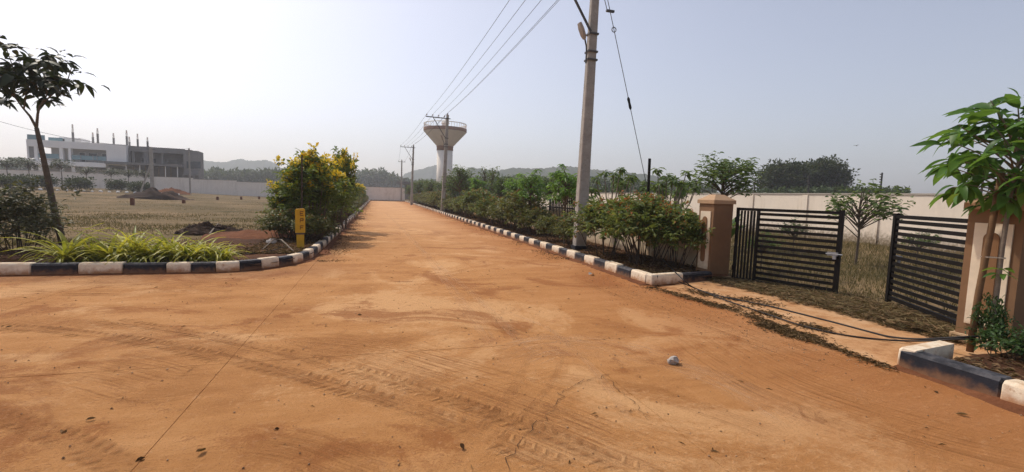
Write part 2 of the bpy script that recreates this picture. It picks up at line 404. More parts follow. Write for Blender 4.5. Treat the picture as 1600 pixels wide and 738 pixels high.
CERAM = simple('insulator_ceramic', (.16, .09, .06), .3, .2, 9, 0)
WIREM = simple('conductor_wire', (.10, .10, .105), .5, .1, 5, 0)
CABLEM = simple('black_cable', (.018, .015, .014), .6, .3, 5, .1)
YELLOW = simple('yellow_marker_paint', (.66, .36, .02), .65, .18, 7, .25, dirt=(.40, .17, .03), dirt_h=.2)
INKM = simple('dark_red_lettering', (.16, .035, .012), .8, .3, 20, .1)
BARK = simple('grey_brown_bark', (.135, .10, .07), .9, .45, 14, .6)
STAKEM = simple('stake_wood', (.17, .095, .045), .85, .3, 12, .4)
PALEBARK = simple('pale_bark', (.22, .175, .13), .9, .35, 10, .4)
TWIG = simple('dark_twig', (.07, .05, .035), .9, .4, 14, .4)
ROCK = simple('grey_stone', (.40, .36, .32), .9, .35, 9, .5)
WHITESTONE = simple('whitewashed_stone', (.72, .70, .66), .9, .15, 5, .3)
RUSTP = simple('brown_marker_stone', (.16, .06, .03), .85, .3, 8, .3)
TOWERW = simple('tower_white_paint', (.82, .76, .67), .9, .10, .5, .1)
TOWERB = simple('tower_brown_paint', (.64, .57, .48), .9, .12, .5, .1)
TOWERBAND = simple('tower_band_paint', (.30, .18, .12), .9, .12, .5, .1)
BLDW = simple('building_white_paint', (.82, .80, .77), .9, .07, .4, .08)
BLDG = simple('bare_plaster', (.20, .192, .185), .92, .25, .5, .2)
BLDD = simple('raw_slab_concrete', (.17, .165, .16), .92, .25, .5, .2)
BLDIN = simple('recess_plaster', (.50, .48, .45), .9, .1, .5, .1)
TEAL = simple('balcony_glass', (.16, .27, .30), .12, .15, .5, 0, spec=.6)
DARKGL = simple('window_glass', (.035, .045, .055), .08, .2, .5, 0, spec=.6)
WOOD = simple('shuttering_timber', (.20, .15, .10), .9, .3, 4, .2)

def gl(name, a, b_, **k): return leafmat(name, a, b_, **k)
L_IXORA = gl('hedge_leaf', (.055, .10, .026), (.17, .20, .05), trans=.36, third=(.34, .10, .035))
L_IXDRY = gl('browned_hedge_leaf', (.055, .080, .022), (.155, .155, .045), trans=.32, third=(.20, .07, .02))
L_RED = gl('red_blossom', (.30, .06, .025), (.42, .13, .04), trans=.3)
L_TEC = gl('tecoma_leaf', (.055, .105, .018), (.175, .225, .04), trans=.4)
L_YEL = gl('yellow_petal', (.70, .45, .015), (.80, .62, .05), trans=.35)
L_MANGO = gl('long_glossy_leaf', (.065, .15, .028), (.15, .28, .055), trans=.45, rough=.38)
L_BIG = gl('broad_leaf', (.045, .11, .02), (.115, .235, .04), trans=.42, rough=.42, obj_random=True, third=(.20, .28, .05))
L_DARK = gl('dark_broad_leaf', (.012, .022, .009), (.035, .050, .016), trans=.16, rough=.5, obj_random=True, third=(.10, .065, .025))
L_BUSH = gl('dull_shrub_leaf', (.05, .062, .026), (.13, .125, .062), trans=.3)
L_TREE = gl('tree_leaf', (.050, .095, .026), (.125, .18, .05), trans=.36)
L_FAR = gl('far_leaf', (.022, .038, .014), (.055, .075, .028), trans=.25)
L_FARG = gl('far_scrub_leaf', (.03, .055, .018), (.065, .095, .035), trans=.25)
L_SPID = gl('striped_blade', (.17, .20, .018), (.50, .46, .06), trans=.42, rough=.42, obj_random=True)
L_PALM = gl('palm_leaf', (.04, .10, .022), (.09, .17, .035), trans=.4, rough=.4, obj_random=True)
L_COVER = gl('near_bush_leaf', (.02, .05, .014), (.05, .095, .026), trans=.3, rough=.45)
DRYG = gl('dry_grass_blade', (.095, .075, .032), (.22, .165, .075), trans=.2, rough=.8)
OLIVEG = gl('olive_grass_blade', (.055, .055, .02), (.16, .125, .052), trans=.22, rough=.8)
LITTER = gl('dry_litter', (.05, .030, .016), (.20, .13, .07), trans=.15, rough=.95, spec=.03)
DEADLEAF = gl('fallen_leaf', (.06, .032, .016), (.19, .115, .06), trans=.2, rough=.95, obj_random=True, spec=.03)
HILLM, t, b = mat('wooded_hill'); P = wpos(t)
f = mathn(t, 'ADD', mathn(t, 'MULTIPLY', noise(t, P, .012, 5), .4), mathn(t, 'MULTIPLY', noise(t, P, .11, 5, .7), .6))
lk(t, ramp(t, f, [(.35, (.03, .042, .02)), (.52, (.06, .072, .036)), (.68, (.13, .115, .08))]), b.inputs['Base Color']); b.inputs['Roughness'].default_value = 1; b.inputs['Specular IOR Level'].default_value = 0

# ================================================================== SETTING
# ground
def axis(lo, hi, step, far):
    a = list(np.arange(lo, hi + 1e-6, step)); d = step
    l, h = lo, hi; L, R = [], []
    while l > -far: d *= 1.25; l -= d; L.append(max(l, -far))
    d = step
    while h < far: d *= 1.25; h += d; R.append(min(h, far))
    return L[::-1] + a + R
xs = axis(-64, 26, .5, 1080); ys = axis(-8, 100, .5, 1080)
X, Y = np.meshgrid(xs, ys)
Z = np.empty_like(X)
for i in range(X.shape[0]):
    for j in range(X.shape[1]):
        x, y = X[i, j], Y[i, j]; z = gz(x, y)
        if z > -.02: z += .05 * mnoise.noise(Vector((x * .35, y * .35, 0))) * (ss(-4, -8, x) + ss(7, 9, x))
        Z[i, j] = z
nx = len(xs); V = np.stack([X.ravel(), Y.ravel(), Z.ravel()], 1)
ii = (np.arange(len(ys) - 1)[:, None] * nx + np.arange(nx - 1)[None]).ravel()
T = np.concatenate([np.stack([ii, ii + 1, ii + nx + 1], 1), np.stack([ii, ii + nx + 1, ii + nx], 1)])
tag(mesh_obj('ground', tri_mesh('ground', V, T, True), FIELDM), kind='structure')

# road: base sheet + concrete slabs with open joints
mb = MB(); mb.v += [(-60, -8, -.012), (8, -8, -.012), (8, 9.75, -.012), (-60, 9.75, -.012), (-1.3, 9.75, -.012), (5.0, 9.75, -.012), (5.0, 89, -.012), (-1.3, 89, -.012)]
mb.f += [(0, 1, 2, 3), (4, 5, 6, 7)]
road = tag(mb.build('road', REDSOILM), kind='structure')
def slab(x0, x1, y0, y1, g=.0014):
    b_ = MB(); cx, cy = (x0 + x1) / 2, (y0 + y1) / 2
    dz = rng.uniform(-.002, .002)
    w_, d_ = (x1 - x0) - 2 * g, (y1 - y0) - 2 * g; e = .002
    for z, i in ((-.02, 0), (dz - .004, 0), (dz, e)):
        b_.v += [(cx - w_ / 2 + i, cy - d_ / 2 + i, z), (cx + w_ / 2 - i, cy - d_ / 2 + i, z), (cx + w_ / 2 - i, cy + d_ / 2 - i, z), (cx - w_ / 2 + i, cy + d_ / 2 - i, z)]
    for k in (0, 4):
        for j in range(4): b_.f.append((k + j, k + (j + 1) % 4, k + 4 + (j + 1) % 4, k + 4 + j))
    b_.f.append((8, 9, 10, 11))
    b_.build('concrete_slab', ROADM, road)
xb = [-60, -45, -32, -23, -16.9, -13.8, -10.7, -7.6, -4.45, -1.32, 2.02, 5.02]
yb = [-8, -3.2, .75, 4.65, 9.75]
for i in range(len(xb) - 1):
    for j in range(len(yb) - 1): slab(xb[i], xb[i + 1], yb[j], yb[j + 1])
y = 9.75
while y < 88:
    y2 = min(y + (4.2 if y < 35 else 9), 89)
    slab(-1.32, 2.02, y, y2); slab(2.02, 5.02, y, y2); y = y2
slab(-3.4, -1.32, 9.75, 12.4)
# entrance apron in front of the gate
mb = MB(); mb.v += [(5.02, 3.25, .002), (6.75, 3.1, .035), (6.85, 7.75, .035), (5.02, 7.45, .002)]; mb.f += [(0, 1, 2, 3)]
mb.v += [(5.02, 3.25, -.05), (6.75, 3.1, -.05), (6.85, 7.75, -.05), (5.02, 7.45, -.05)]; mb.f += [(4, 5, 1, 0), (5, 6, 2, 1), (6, 7, 3, 2)]
tag(mb.build('entrance_apron', APRONM), kind='structure')

# tyre tracks and smears pressed into the dust
def ribbon(name, pix, width, m_, z):
    pts = [at(px, py, 0) for px, py in pix]
    # Catmull-Rom
    q = []
    P_ = [pts[0] * 2 - pts[1]] + pts + [pts[-1] * 2 - pts[-2]]
    for i in range(1, len(P_) - 2):
        for k in range(12):
            s_ = k / 12; a, b_, c_, d_ = P_[i - 1], P_[i], P_[i + 1], P_[i + 2]
            q.append(.5 * ((2 * b_) + (c_ - a) * s_ + (2 * a - 5 * b_ + 4 * c_ - d_) * s_ ** 2 + (3 * b_ - a - 3 * c_ + d_) * s_ ** 3))
    q.append(pts[-1]); V_, uv, fd, L = [], [], [], 0
    for i, p in enumerate(q):
        t_ = (q[min(i + 1, len(q) - 1)] - q[max(i - 1, 0)]).normalized(); n_ = Vector((t_.y, -t_.x, 0))
        if i: L += (p - q[i - 1]).length
        fade = min(1, i / 8, (len(q) - 1 - i) / 8)
        for k in (-1, 0, 1): V_.append((p.x + n_.x * k * width / 2, p.y + n_.y * k * width / 2, z)); uv.append((k, L)); fd.append((fade, 0))
    F_ = [(i * 3 + k, i * 3 + k + 1, i * 3 + k + 4, i * 3 + k + 3) for i in range(len(q) - 1) for k in (0, 1)]
    me = bpy.data.meshes.new(name); me.from_pydata(V_, [], F_); me.update()
    u1 = me.uv_layers.new(name='UVMap'); u2 = me.uv_layers.new(name='fade')
    for lp in me.loops: u1.data[lp.index].uv = uv[lp.vertex_index]; u2.data[lp.index].uv = fd[lp.vertex_index]
    return tag(mesh_obj(name, me, m_), kind='structure')
ribbon('tyre_track', [(-30, 508), (110, 519), (250, 539), (400, 572), (560, 612), (720, 664), (900, 740)], .25, TREADM, .0045)
ribbon('tyre_track', [(170, 500), (300, 521), (420, 546), (560, 580), (700, 622), (850, 676), (1010, 745)], .22, TREADM, .0055)
ribbon('tyre_track', [(-40, 640), (60, 668), (160, 712), (220, 750)], .25, TREADM, .0045)
ribbon('scuff_track', [(835, 535), (800, 610), (735, 690), (690, 745)], .12, STREAKM, .0065)
ribbon('scuff_track', [(885, 540), (860, 600), (800, 668), (740, 740)], .08, STREAKM, .0065)
ribbon('scuff_track', [(-30, 492), (150, 512), (300, 534), (440, 566), (600, 616), (760, 672), (930, 745)], .5, STREAKM, .0040)
ribbon('scuff_track', [(400, 520), (560, 560), (720, 606), (880, 660), (1040, 740)], .45, STREAKM, .0040)
ribbon('earth_smear', [(420, 535), (560, 545), (690, 580), (830, 625), (1000, 690), (1150, 745)], 1.0, SPILLM, .0035)
ribbon('earth_smear', [(560, 545), (680, 520), (760, 512), (900, 535), (1050, 570), (1150, 590)], .30, SPILLM, .0035)
ribbon('earth_smear', [(820, 585), (930, 600), (1010, 612), (1100, 640), (1240, 690)], .35, SPILLM, .0035)
ribbon('earth_smear', [(1080, 520), (1200, 590), (1330, 640), (1500, 690), (1640, 720)], 1.3, SPILLM, .0035)
ribbon('earth_smear', [(900, 430), (980, 460), (1100, 500), (1230, 545), (1400, 600)], .9, SPILLM, .0025)
ribbon('earth_smear', [(100, 570), (190, 585), (260, 600), (340, 590)], 1.0, SPILLM, .003)
ribbon('earth_smear', [(380, 690), (460, 700), (540, 730), (600, 750)], .5, SPILLM, .003)
ribbon('earth_smear', [(-20, 450), (150, 452), (300, 450), (420, 440)], 1.4, SPILLM, .0025)
for pts_, w_ in (([(640, 370), (680, 410), (745, 465), (800, 520), (840, 560)], .16), ([(760, 480), (850, 510), (910, 560), (960, 620), (1000, 690)], .10),
                 ([(1020, 560), (1100, 585), (1180, 620), (1260, 670)], .5), ([(600, 330), (640, 370), (720, 470), (810, 600)], .22),
                 ([(1040, 570), (960, 545), (860, 540), (790, 560)], .9)):
    ribbon('dust_streak', pts_, w_, PALEM, .003)

def ridges(pix, width, pitch=.085, seed=0):
    pts = [at(px, py, 0) for px, py in pix]; mb_ = MB(); L = 0; r = random.Random(seed)
    for i in range(len(pts) - 1):
        d = pts[i + 1] - pts[i]; ln = d.length; d.normalize(); n_ = Vector((-d.y, d.x, 0)); k = 0
        while k < ln:
            for sd in (-1, 1):
                c_ = pts[i] + d * (k + (0 if sd < 0 else pitch / 2)) + n_ * sd * width * .27
                if mnoise.noise(Vector((c_.x * 1.6, c_.y * 1.6, seed))) < .02 or r.random() < .2: continue
                w_, l_, h_ = width * r.uniform(.15, .22), pitch * r.uniform(.20, .30), r.uniform(.002, .0055)
                dd = (d + n_ * sd * .45).normalized(); nn = Vector((-dd.y, dd.x, 0)); b_ = len(mb_.v)
                for u, v, z in ((-1, -1, 0), (1, -1, 0), (1, 1, 0), (-1, 1, 0), (-.55, -.3, 1), (.6, -.25, 1), (.5, .35, 1), (-.6, .3, 1)):
                    p_ = c_ + nn * w_ * u * r.uniform(.85, 1.1) + dd * l_ * v * r.uniform(.8, 1.2); mb_.v.append((p_.x, p_.y, .001 + h_ * z))
                for f in ((0, 1, 5, 4), (1, 2, 6, 5), (2, 3, 7, 6), (3, 0, 4, 7), (4, 5, 6, 7)): mb_.f.append(tuple(b_ + q for q in f))
            k += pitch
    return mb_
RB = MB()
for pix_, w_, sd_ in (([(-30, 508), (110, 519), (250, 539), (400, 572), (560, 612), (720, 664), (900, 740)], .30, 1), ([(170, 500), (300, 521), (420, 546), (560, 580), (700, 622), (850, 676), (1010, 745)], .26, 2),):
    q_ = ridges(pix_, w_, .085, sd_); o_ = len(RB.v); RB.v += q_.v; RB.f += [tuple(o_ + i for i in f) for f in q_.f]
tag(RB.build('tread_ridges', ROADM), kind='stuff')
def drift(name, pts, side, wmax, hmax, seed):
    """loose soil lying against the foot of a kerb"""
    mb_ = MB(); n = 0
    for i in range(len(pts) - 1):
        a, b_ = Vector(pts[i]), Vector(pts[i + 1]); d = b_ - a; ln = d.length; d.normalize(); n_ = Vector((-d.y, d.x)) * side; k = max(2, int(ln / .07))
        for j in range(k):
            p_ = a + d * ln * j / k; q = p_.x * 1.3 + p_.y * 1.3
            e = max(.03, .55 + .8 * mnoise.noise(Vector((q, seed, 0))) + .3 * mnoise.noise(Vector((q * 6, seed, 2))))
            mb_.v += [(p_.x - n_.x * .03, p_.y - n_.y * .03, hmax * e * .9), (p_.x + n_.x * wmax * e * .35, p_.y + n_.y * wmax * e * .35, hmax * e * .55 + .002 * (j % 3)), (p_.x + n_.x * wmax * e, p_.y + n_.y * wmax * e, -.001)]; n += 1
    for i in range(n - 1):
        for k in (0, 1): mb_.f.append((i * 3 + k, i * 3 + k + 1, i * 3 + k + 4, i * 3 + k + 3))
    return tag(mb_.build(name, REDSOILM, smooth=True), kind='stuff')
# planting beds and bare soil
def bed(name, poly, z, m_, bumpy=.03, step=.25):
    """soil sheet filling a polygon (list of xy), lumpy, dropping at the rim"""
    x0, x1 = min(p[0] for p in poly), max(p[0] for p in poly); y0, y1 = min(p[1] for p in poly), max(p[1] for p in poly)
    def inside(x, y):
        r = False; n = len(poly)
        for i in range(n):
            (ax, ay), (bx, by) = poly[i], poly[(i + 1) % n]
            if (ay > y) != (by > y) and x < (bx - ax) * (y - ay) / (by - ay) + ax: r = not r
        return r
    nx_, ny_ = max(2, int((x1 - x0) / step)), max(2, int((y1 - y0) / max(step, (y1 - y0) / 260)))
    mb_ = MB(); idx = {}
    for j in range(ny_ + 1):
        for i in range(nx_ + 1):
            x, y_ = x0 + (x1 - x0) * i / nx_, y0 + (y1 - y0) * j / ny_
            idx[i, j] = len(mb_.v)
            h = z + bumpy * mnoise.noise(Vector((x * 2.3, y_ * 2.3, z))) + bumpy * .6 * mnoise.noise(Vector((x * 7, y_ * 7, 3)))
            mb_.v.append((x, y_, h + gz(x, y_) * (1 if y_ > 20 and x < -8 else 0)))
    for j in range(ny_):
        for i in range(nx_):
            if inside(x0 + (x1 - x0) * (i + .5) / nx_, y0 + (y1 - y0) * (j + .5) / ny_): mb_.f.append((idx[i, j], idx[i + 1, j], idx[i + 1, j + 1], idx[i, j + 1]))
    return tag(mb_.build(name, m_, smooth=True), kind='structure')
bed('left_planting_bed', [(-30, 9.95), (-2.4, 9.95), (-1.75, 10.7), (-1.48, 12), (-1.45, 88), (-3.0, 88), (-3.2, 17), (-4.6, 15.5), (-5.6, 12.6), (-30, 12.4)], .13, SOILM)
bed('right_planting_bed', [(5.07, 7.65), (6.9, 7.65), (6.9, 88), (5.07, 88)], .13, SOILM)
bed('near_planting_bed', [(5.15, -6), (6.75, -6), (6.75, 3.05), (5.15, 3.05)], .13, SOILM)
def mound(name, c, r, h, m_, seed, n=28, rough=.5):
    mb_ = MB()
    for i in range(n + 1):
        for j in range(n):
            a = 2 * math.pi * j / n; t_ = i / n
            x, y_ = r[0] * t_ * math.cos(a), r[1] * t_ * math.sin(a)
            e = 1 - t_ * (1 + .35 * mnoise.noise(Vector((math.cos(a) * 1.5, math.sin(a) * 1.5, seed))))
            z = h * max(e, 0) ** .8 * (1 + rough * mnoise.noise(Vector((x * 2.2 / r[1], y_ * 2.2 / r[1], seed)))) + h * .25 * rough * mnoise.noise(Vector((x * 9 / r[1], y_ * 9 / r[1], seed)))
            if t_ > .97: z = -.05
            mb_.v.append((c[0] + x, c[1] + y_, c[2] + max(z, -.05)))
    for i in range(n):
        for j in range(n):
            j2 = (j + 1) % n; mb_.f.append((i * n + j, (i + 1) * n + j, (i + 1) * n + j2, i * n + j2))
    return tag(mb_.build(name, m_, smooth=True), kind='structure')
p = at(330, 366); mound('uprooted_soil_mound', (p.x, p.y, .05), (1.1, .6), .30, PILEM, 1, rough=1.2)
p = at(405, 372); mound('red_soil_mound', (p.x + .2, p.y - .3, .08), (1.7, 1.6), .22, REDSOILM, 5)
p = at(245, 311); mound('dark_soil_pile', (p.x, p.y, p.z), (3.6, 2.2), 1.05, PILEM, 9, rough=.7)
p = at(262, 303); mound('brown_soil_pile', (p.x + .4, p.y, p.z), (2.6, 1.6), .9, REDSOILM, 4)

# kerbs -------------------------------------------------------------
def kerb_stone(parent, a, b_, m_, w_=.17, h=.20, left=True, joint=.006):
    """block from a to b (xy); left=True: its body lies to the left of a->b, exposed face on the right"""
    a, b_ = Vector(a), Vector(b_); d = (b_ - a); L = d.length; d.normalize(); n = Vector((-d.y, d.x)) if left else Vector((d.y, -d.x))
    hh = h + rng.uniform(-.014, .012); o = rng.uniform(-.014, .014); ch = .028
    prof = [(o, -.06), (o + .012, hh - ch), (o + .012 + ch * .8, hh), (w_, hh), (w_, -.06)]
    q = []
    for s_, ins in ((joint, .012), (joint + .012, 0), (L - joint - .012, 0), (L - joint, .012)):
        for k, (u, z) in enumerate(prof):
            uu = u + (ins if k < 3 else -ins); z2 = z - (ins if k in (1, 2, 3) else 0)
            q.append((a.x + d.x * s_ + n.x * uu, a.y + d.y * s_ + n.y * uu, z2))
    f = []
    for i in range(3):
        for k in range(5):
            k2 = (k + 1) % 5; f.append((i * 5 + k, i * 5 + k2, (i + 1) * 5 + k2, (i + 1) * 5 + k))
    f += [(4, 3, 2, 1, 0), (15, 16, 17, 18, 19)]
    me = bpy.data.meshes.new('kerb_stone'); me.from_pydata(q, [], f); me.validate(); me.update()
    import bmesh as _b
    bm = _b.new(); bm.from_mesh(me); _b.ops.recalc_face_normals(bm, faces=bm.faces); bm.to_mesh(me); bm.free()
    return mesh_obj('kerb_stone', me, m_, parent)
def kerb(name, path, lens, first_white, left):
    par = MB()
    for i in range(len(path) - 1):      # concrete bedding under the stones
        a, b_ = Vector(path[i]), Vector(path[i + 1]); d = (b_ - a).normalized(); n = Vector((-d.y, d.x)) if left else Vector((d.y, -d.x))
        par.bar(Vector((a.x + n.x * .1, a.y + n.y * .1, -.02)), Vector((b_.x + n.x * .1, b_.y + n.y * .1, -.02)), .14, .09)
    par = tag(par.build(name, REDSOILM), kind='structure')
    cum = [0]
    for i in range(len(path) - 1): cum.append(cum[-1] + (Vector(path[i + 1]) - Vector(path[i])).length)
    def pt(s_):
        for i in range(len(path) - 1):
            if s_ <= cum[i + 1] + 1e-6:
                k = (s_ - cum[i]) / (cum[i + 1] - cum[i]); return Vector(path[i]).lerp(Vector(path[i + 1]), k)
        return Vector(path[-1])
    s_, wh, i = 0, first_white, 0
    while s_ < cum[-1] - .05:
        l = lens(s_); e = min(s_ + l, cum[-1])
        kerb_stone(par, pt(s_), pt(e), WHITEK if wh else BLACKK, left=left)
        s_ = e; wh = not wh
    return par
# left kerb: along the cross street then round the corner and up the road
lp = [(-22.2, 9.86)] + [(-3.0, 9.78)]
for k in range(1, 9):
    a = k / 8 * math.pi / 2; lp.append((-3.0 + 1.55 * math.sin(a), 9.78 + 2.2 * (1 - math.cos(a))))
lp += [(-1.36, 18), (-1.31, 40), (-1.31, 88.5)]
kerb('left_kerb', lp, lambda s_: .66 if s_ < 18.2 else (.40 if s_ < 22 else .58), True, True)
kerb('right_kerb', [(4.92, 88.5), (4.92, 7.46)], lambda s_: .55, True, True)
kerb('entrance_kerb', [(4.93, 7.43), (6.55, 7.72)], lambda s_: .82, True, True)
kerb('near_kerb', [(5.02, 3.24), (5.02, 2.47), (5.02, 1.6), (5.02, -6)], lambda s_: .80, False, True)
kerb('entrance_end_kerb', [(5.75, 3.36), (5.03, 3.27)], lambda s_: .72, True, True)

drift('kerb_soil_drift', [(-22, 9.86), (-3.0, 9.78)] + lp[2:11], -1, .16, .035, 1.0)
drift('kerb_soil_drift', [(-1.36, 12.2), (-1.34, 30)], -1, .30, .05, 2.0)
drift('kerb_soil_drift', [(4.92, 34), (4.92, 7.44)], -1, .28, .05, 3.0)
drift('kerb_soil_drift', [(4.93, 7.42), (6.5, 7.70)], -1, .20, .035, 4.0)
drift('kerb_soil_drift', [(5.02, 3.24), (5.02, .8)], -1, .14, .04, 5.0)
# ================================================================== WALLS
def wall_run(name, label, pts, h, thick, m_, panel, pilaster=True, cop=True, base=None):
    t_ = thing(name, label, 'wall', (0, 0, 0))
    for i in range(len(pts) - 1):
        a, b_ = Vector(pts[i]), Vector(pts[i + 1]); L = (b_ - a).length; n = max(1, round(L / panel)); d = (b_ - a) / L
        for k in range(n):
            p, q = a + d * (L * k / n + .01), a + d * (L * (k + 1) / n - .01)
            z = gz(*((p + q) / 2)) if base is None else base; z = max(z, 0)
            mb_ = MB(); mb_.bar((p.x, p.y, z + h / 2 - .15), (q.x, q.y, z + h / 2 - .15), thick, h + .3); mb_.build('panel', m_, t_)
            if cop:
                mb_ = MB(); mb_.bar((p.x, p.y, z + h + .032), (q.x, q.y, z + h + .032), thick + .07, .06); mb_.build('coping', COPING, t_)
            if pilaster:
                mb_ = MB(); r = a + d * (L * k / n); mb_.box((r.x, r.y, z + h / 2 - .12), (thick + .10 if abs(d.y) > .5 else .28, .28 if abs(d.y) > .5 else thick + .10, h + .18)); mb_.build('pilaster', m_, t_)
    return t_
fwl = wall_run('boundary_wall', 'long plain grey boundary wall closing the far side of the dry field and the road', [(4.9, 89.2), (-3, 89.6), (-31, 93.5), (-52, 94.5), (-110, 96)], 2.5, .2, WALLM, 7.5, pilaster=False)
rwl = wall_run('boundary_wall', 'tall cream boundary wall with pilasters behind the black entrance gates', [(20.3, 62), (20.3, -6)], 2.12, .2, RWALLM, 3.4)
for k in range(20):
    y_ = 62 - 3.4 * k
    mb_ = MB(); mb_.bar((20.33, y_, 2.1), (20.33, y_, 3.05), .045, .045)
    for j in range(7): mb_.box((20.29, y_, 2.32 + j * .11), (.10, .06, .035))
    mb_.build('fence_post', STEEL, rwl)
# low plot wall behind the right hedge, in two runs, with rounded ends
def lowwall(y0, y1, label):
    t_ = thing('plot_wall', label, 'wall', (0, 0, 0))
    n = max(1, round((y1 - y0) / 2.4))
    for k in range(n):
        a, b_ = y0 + (y1 - y0) * k / n + .006, y0 + (y1 - y0) * (k + 1) / n - .006
        prof = [(-.09, -.2), (-.09, .82), (-.06, .88), (0, .91), (.06, .88), (.09, .82), (.09, -.2)]
        mb_ = MB(); mb_.prism(prof, a, b_, lambda p: (7.05 + p[0], p[1], p[2])); mb_.build('panel', LOWWALL, t_)
lowwall(8.28, 14.6, 'low cream plot wall behind the red flowered hedge beside the gate pillar')
lowwall(18.6, 60, 'low cream plot wall running far behind the right hand hedge')

# ================================================================== GATE, PILLARS
def pillar(name, label, x0, y0, sx_, sy_, h, bz=0.0):
    t_ = thing(name, label, 'gate pillar', (x0 + sx_ / 2, y0 + sy_ / 2, bz))
    mb_ = MB(); mb_.box((0, 0, h / 2 + .03), (sx_, sy_, h - .06)); mb_.build('shaft', BROWNP, t_)
    mb_ = MB(); mb_.box((0, 0, .03), (sx_ + .07, sy_ + .07, .10)); mb_.build('plinth', CREAMP, t_)
    mb_ = MB(); o = .035
    lay = [(o, 0), (o, .075), (0, .10), (-sx_ * .28, .19)]
    for g, z in lay:
        mb_.v += [(-sx_ / 2 - g, -sy_ / 2 - g, h + z), (sx_ / 2 + g, -sy_ / 2 - g, h + z), (sx_ / 2 + g, sy_ / 2 + g, h + z), (-sx_ / 2 - g, sy_ / 2 + g, h + z)]
    for k in range(3):
        for j in range(4): mb_.f.append((k * 4 + j, k * 4 + (j + 1) % 4, k * 4 + 4 + (j + 1) % 4, k * 4 + 4 + j))
    mb_.f += [(3, 2, 1, 0), (12, 13, 14, 15)]
    mb_.build('cap', TANP, t_)
    for side in (-1,):
        pw = sy_ * .68; px = -sx_ / 2
        mb_ = MB(); mb_.box((px - .006, 0, h * .52), (.02, pw, h * .76)); pn = mb_.build('panel', CREAMP, t_)
        r = pw * .21; cz, hh = h * .53, h * .26
        poly = [(r * math.cos(a), cz + hh + r * math.sin(a)) for a in [math.pi * k / 8 for k in range(9)]] + [(r * math.cos(a), cz - hh + r * math.sin(a)) for a in [math.pi + math.pi * k / 8 for k in range(9)]]
        mb_ = MB(); mb_.prism(poly, 0, .016, lambda p: (px - .018 - p[1], p[0], p[2])); mb_.build('inlay', INLAY, pn)
    return t_
pillar('gate_pillar', 'brown gate pillar with cream panel and pyramid cap between hedge and gate', 6.54, 7.83, .47, .44, 1.57)
pillar('gate_pillar', 'brown and cream gate pillar behind the young tree at the right edge', 6.66, 3.20, .46, .50, 1.55, .06)

def gate_leaf(label, hinge, free, z0, h, n_pick, slats, tall_free):
    hx, fx = Vector(hinge), Vector(free); d = fx - hx; L = d.length; ang = math.atan2(d.y, d.x)
    t_ = thing('gate_leaf', label, 'gate', (hx.x, hx.y, z0), ang)
    def bar(name, a, b_, w_, th):
        mb_ = MB(); mb_.bar(a, b_, w_, th); return mb_.build(name, BLACKM, t_)
    split = L * (.235 if n_pick else 0)
    bar('stile', (.03, 0, 0), (.03, 0, h), .05, .05)
    bar('stile', (L - .03, 0, -.05), (L - .03, 0, h + .02), .07, .06)
    if n_pick: bar('stile', (split, 0, .03), (split, 0, h - .03), .05, .045)
    bar('rail', (.056, 0, h - .03), (L - .068, 0, h - .03), .045, .055); bar('rail', (.056, 0, .03), (L - .068, 0, .03), .045, .055)
    for k in range(n_pick):
        x = .055 + (split - .08) * (k + .8) / (n_pick + .6); bar('picket', (x, 0, .06), (x, 0, h - .06), .03, .03)
    x0 = split + .027 if n_pick else .057
    for k in range(slats):
        z = .06 + (h - .12) * (k + .5) / slats; bar('slat', (x0, 0, z), (L - .067, 0, z), .022, .054)
    for z in (.25, h - .25):
        mb_ = MB(); mb_.tube([(-.01, 0, z - .05), (-.01, 0, z + .05)], .018, 8); mb_.build('hinge', BLACKM, t_)
    mb_ = MB(); mb_.box((L - .10, -.045, h * .50), (.16, .04, .06)).tube([(L - .20, -.06, h * .5), (L + .05, -.06, h * .5)], .012, 8); lt = mb_.build('latch', GALV, t_)
    mb_ = MB(); mb_.box((L - .06, -.075, h * .46), (.05, .03, .055)); mb_.build('padlock', GALV, lt)
    return t_
gate_leaf('black steel gate leaf with pickets at its hinge side, beside the left pillar', (7.06, 7.78), (7.68, 6.00), .02, 1.49, 5, 13, True)
gate_leaf('black steel slatted gate leaf standing ajar beside the right edge pillar', (7.0, 3.76), (7.96, 5.37), .13, 1.36, 0, 13, False)

# second gate with black pickets further up the hedge
t_ = thing('picket_gate', 'black picket gate half hidden in the hedge beyond the near utility pole', 'gate', (7.05, 14.65, 0), math.pi / 2)
for k in range(24):
    mb_ = MB(); x = .08 + k * .163; mb_.bar((x, 0, .1), (x, 0, 1.62 - .12 * math.cos(k / 23 * 2 * math.pi)), .05, .035); mb_.build('picket', BLACKM, t_)
for z in (.4, 1.2):
    mb_ = MB(); mb_.bar((0, .045, z), (3.95, .045, z), .04, .05); mb_.build('rail', BLACKM, t_)

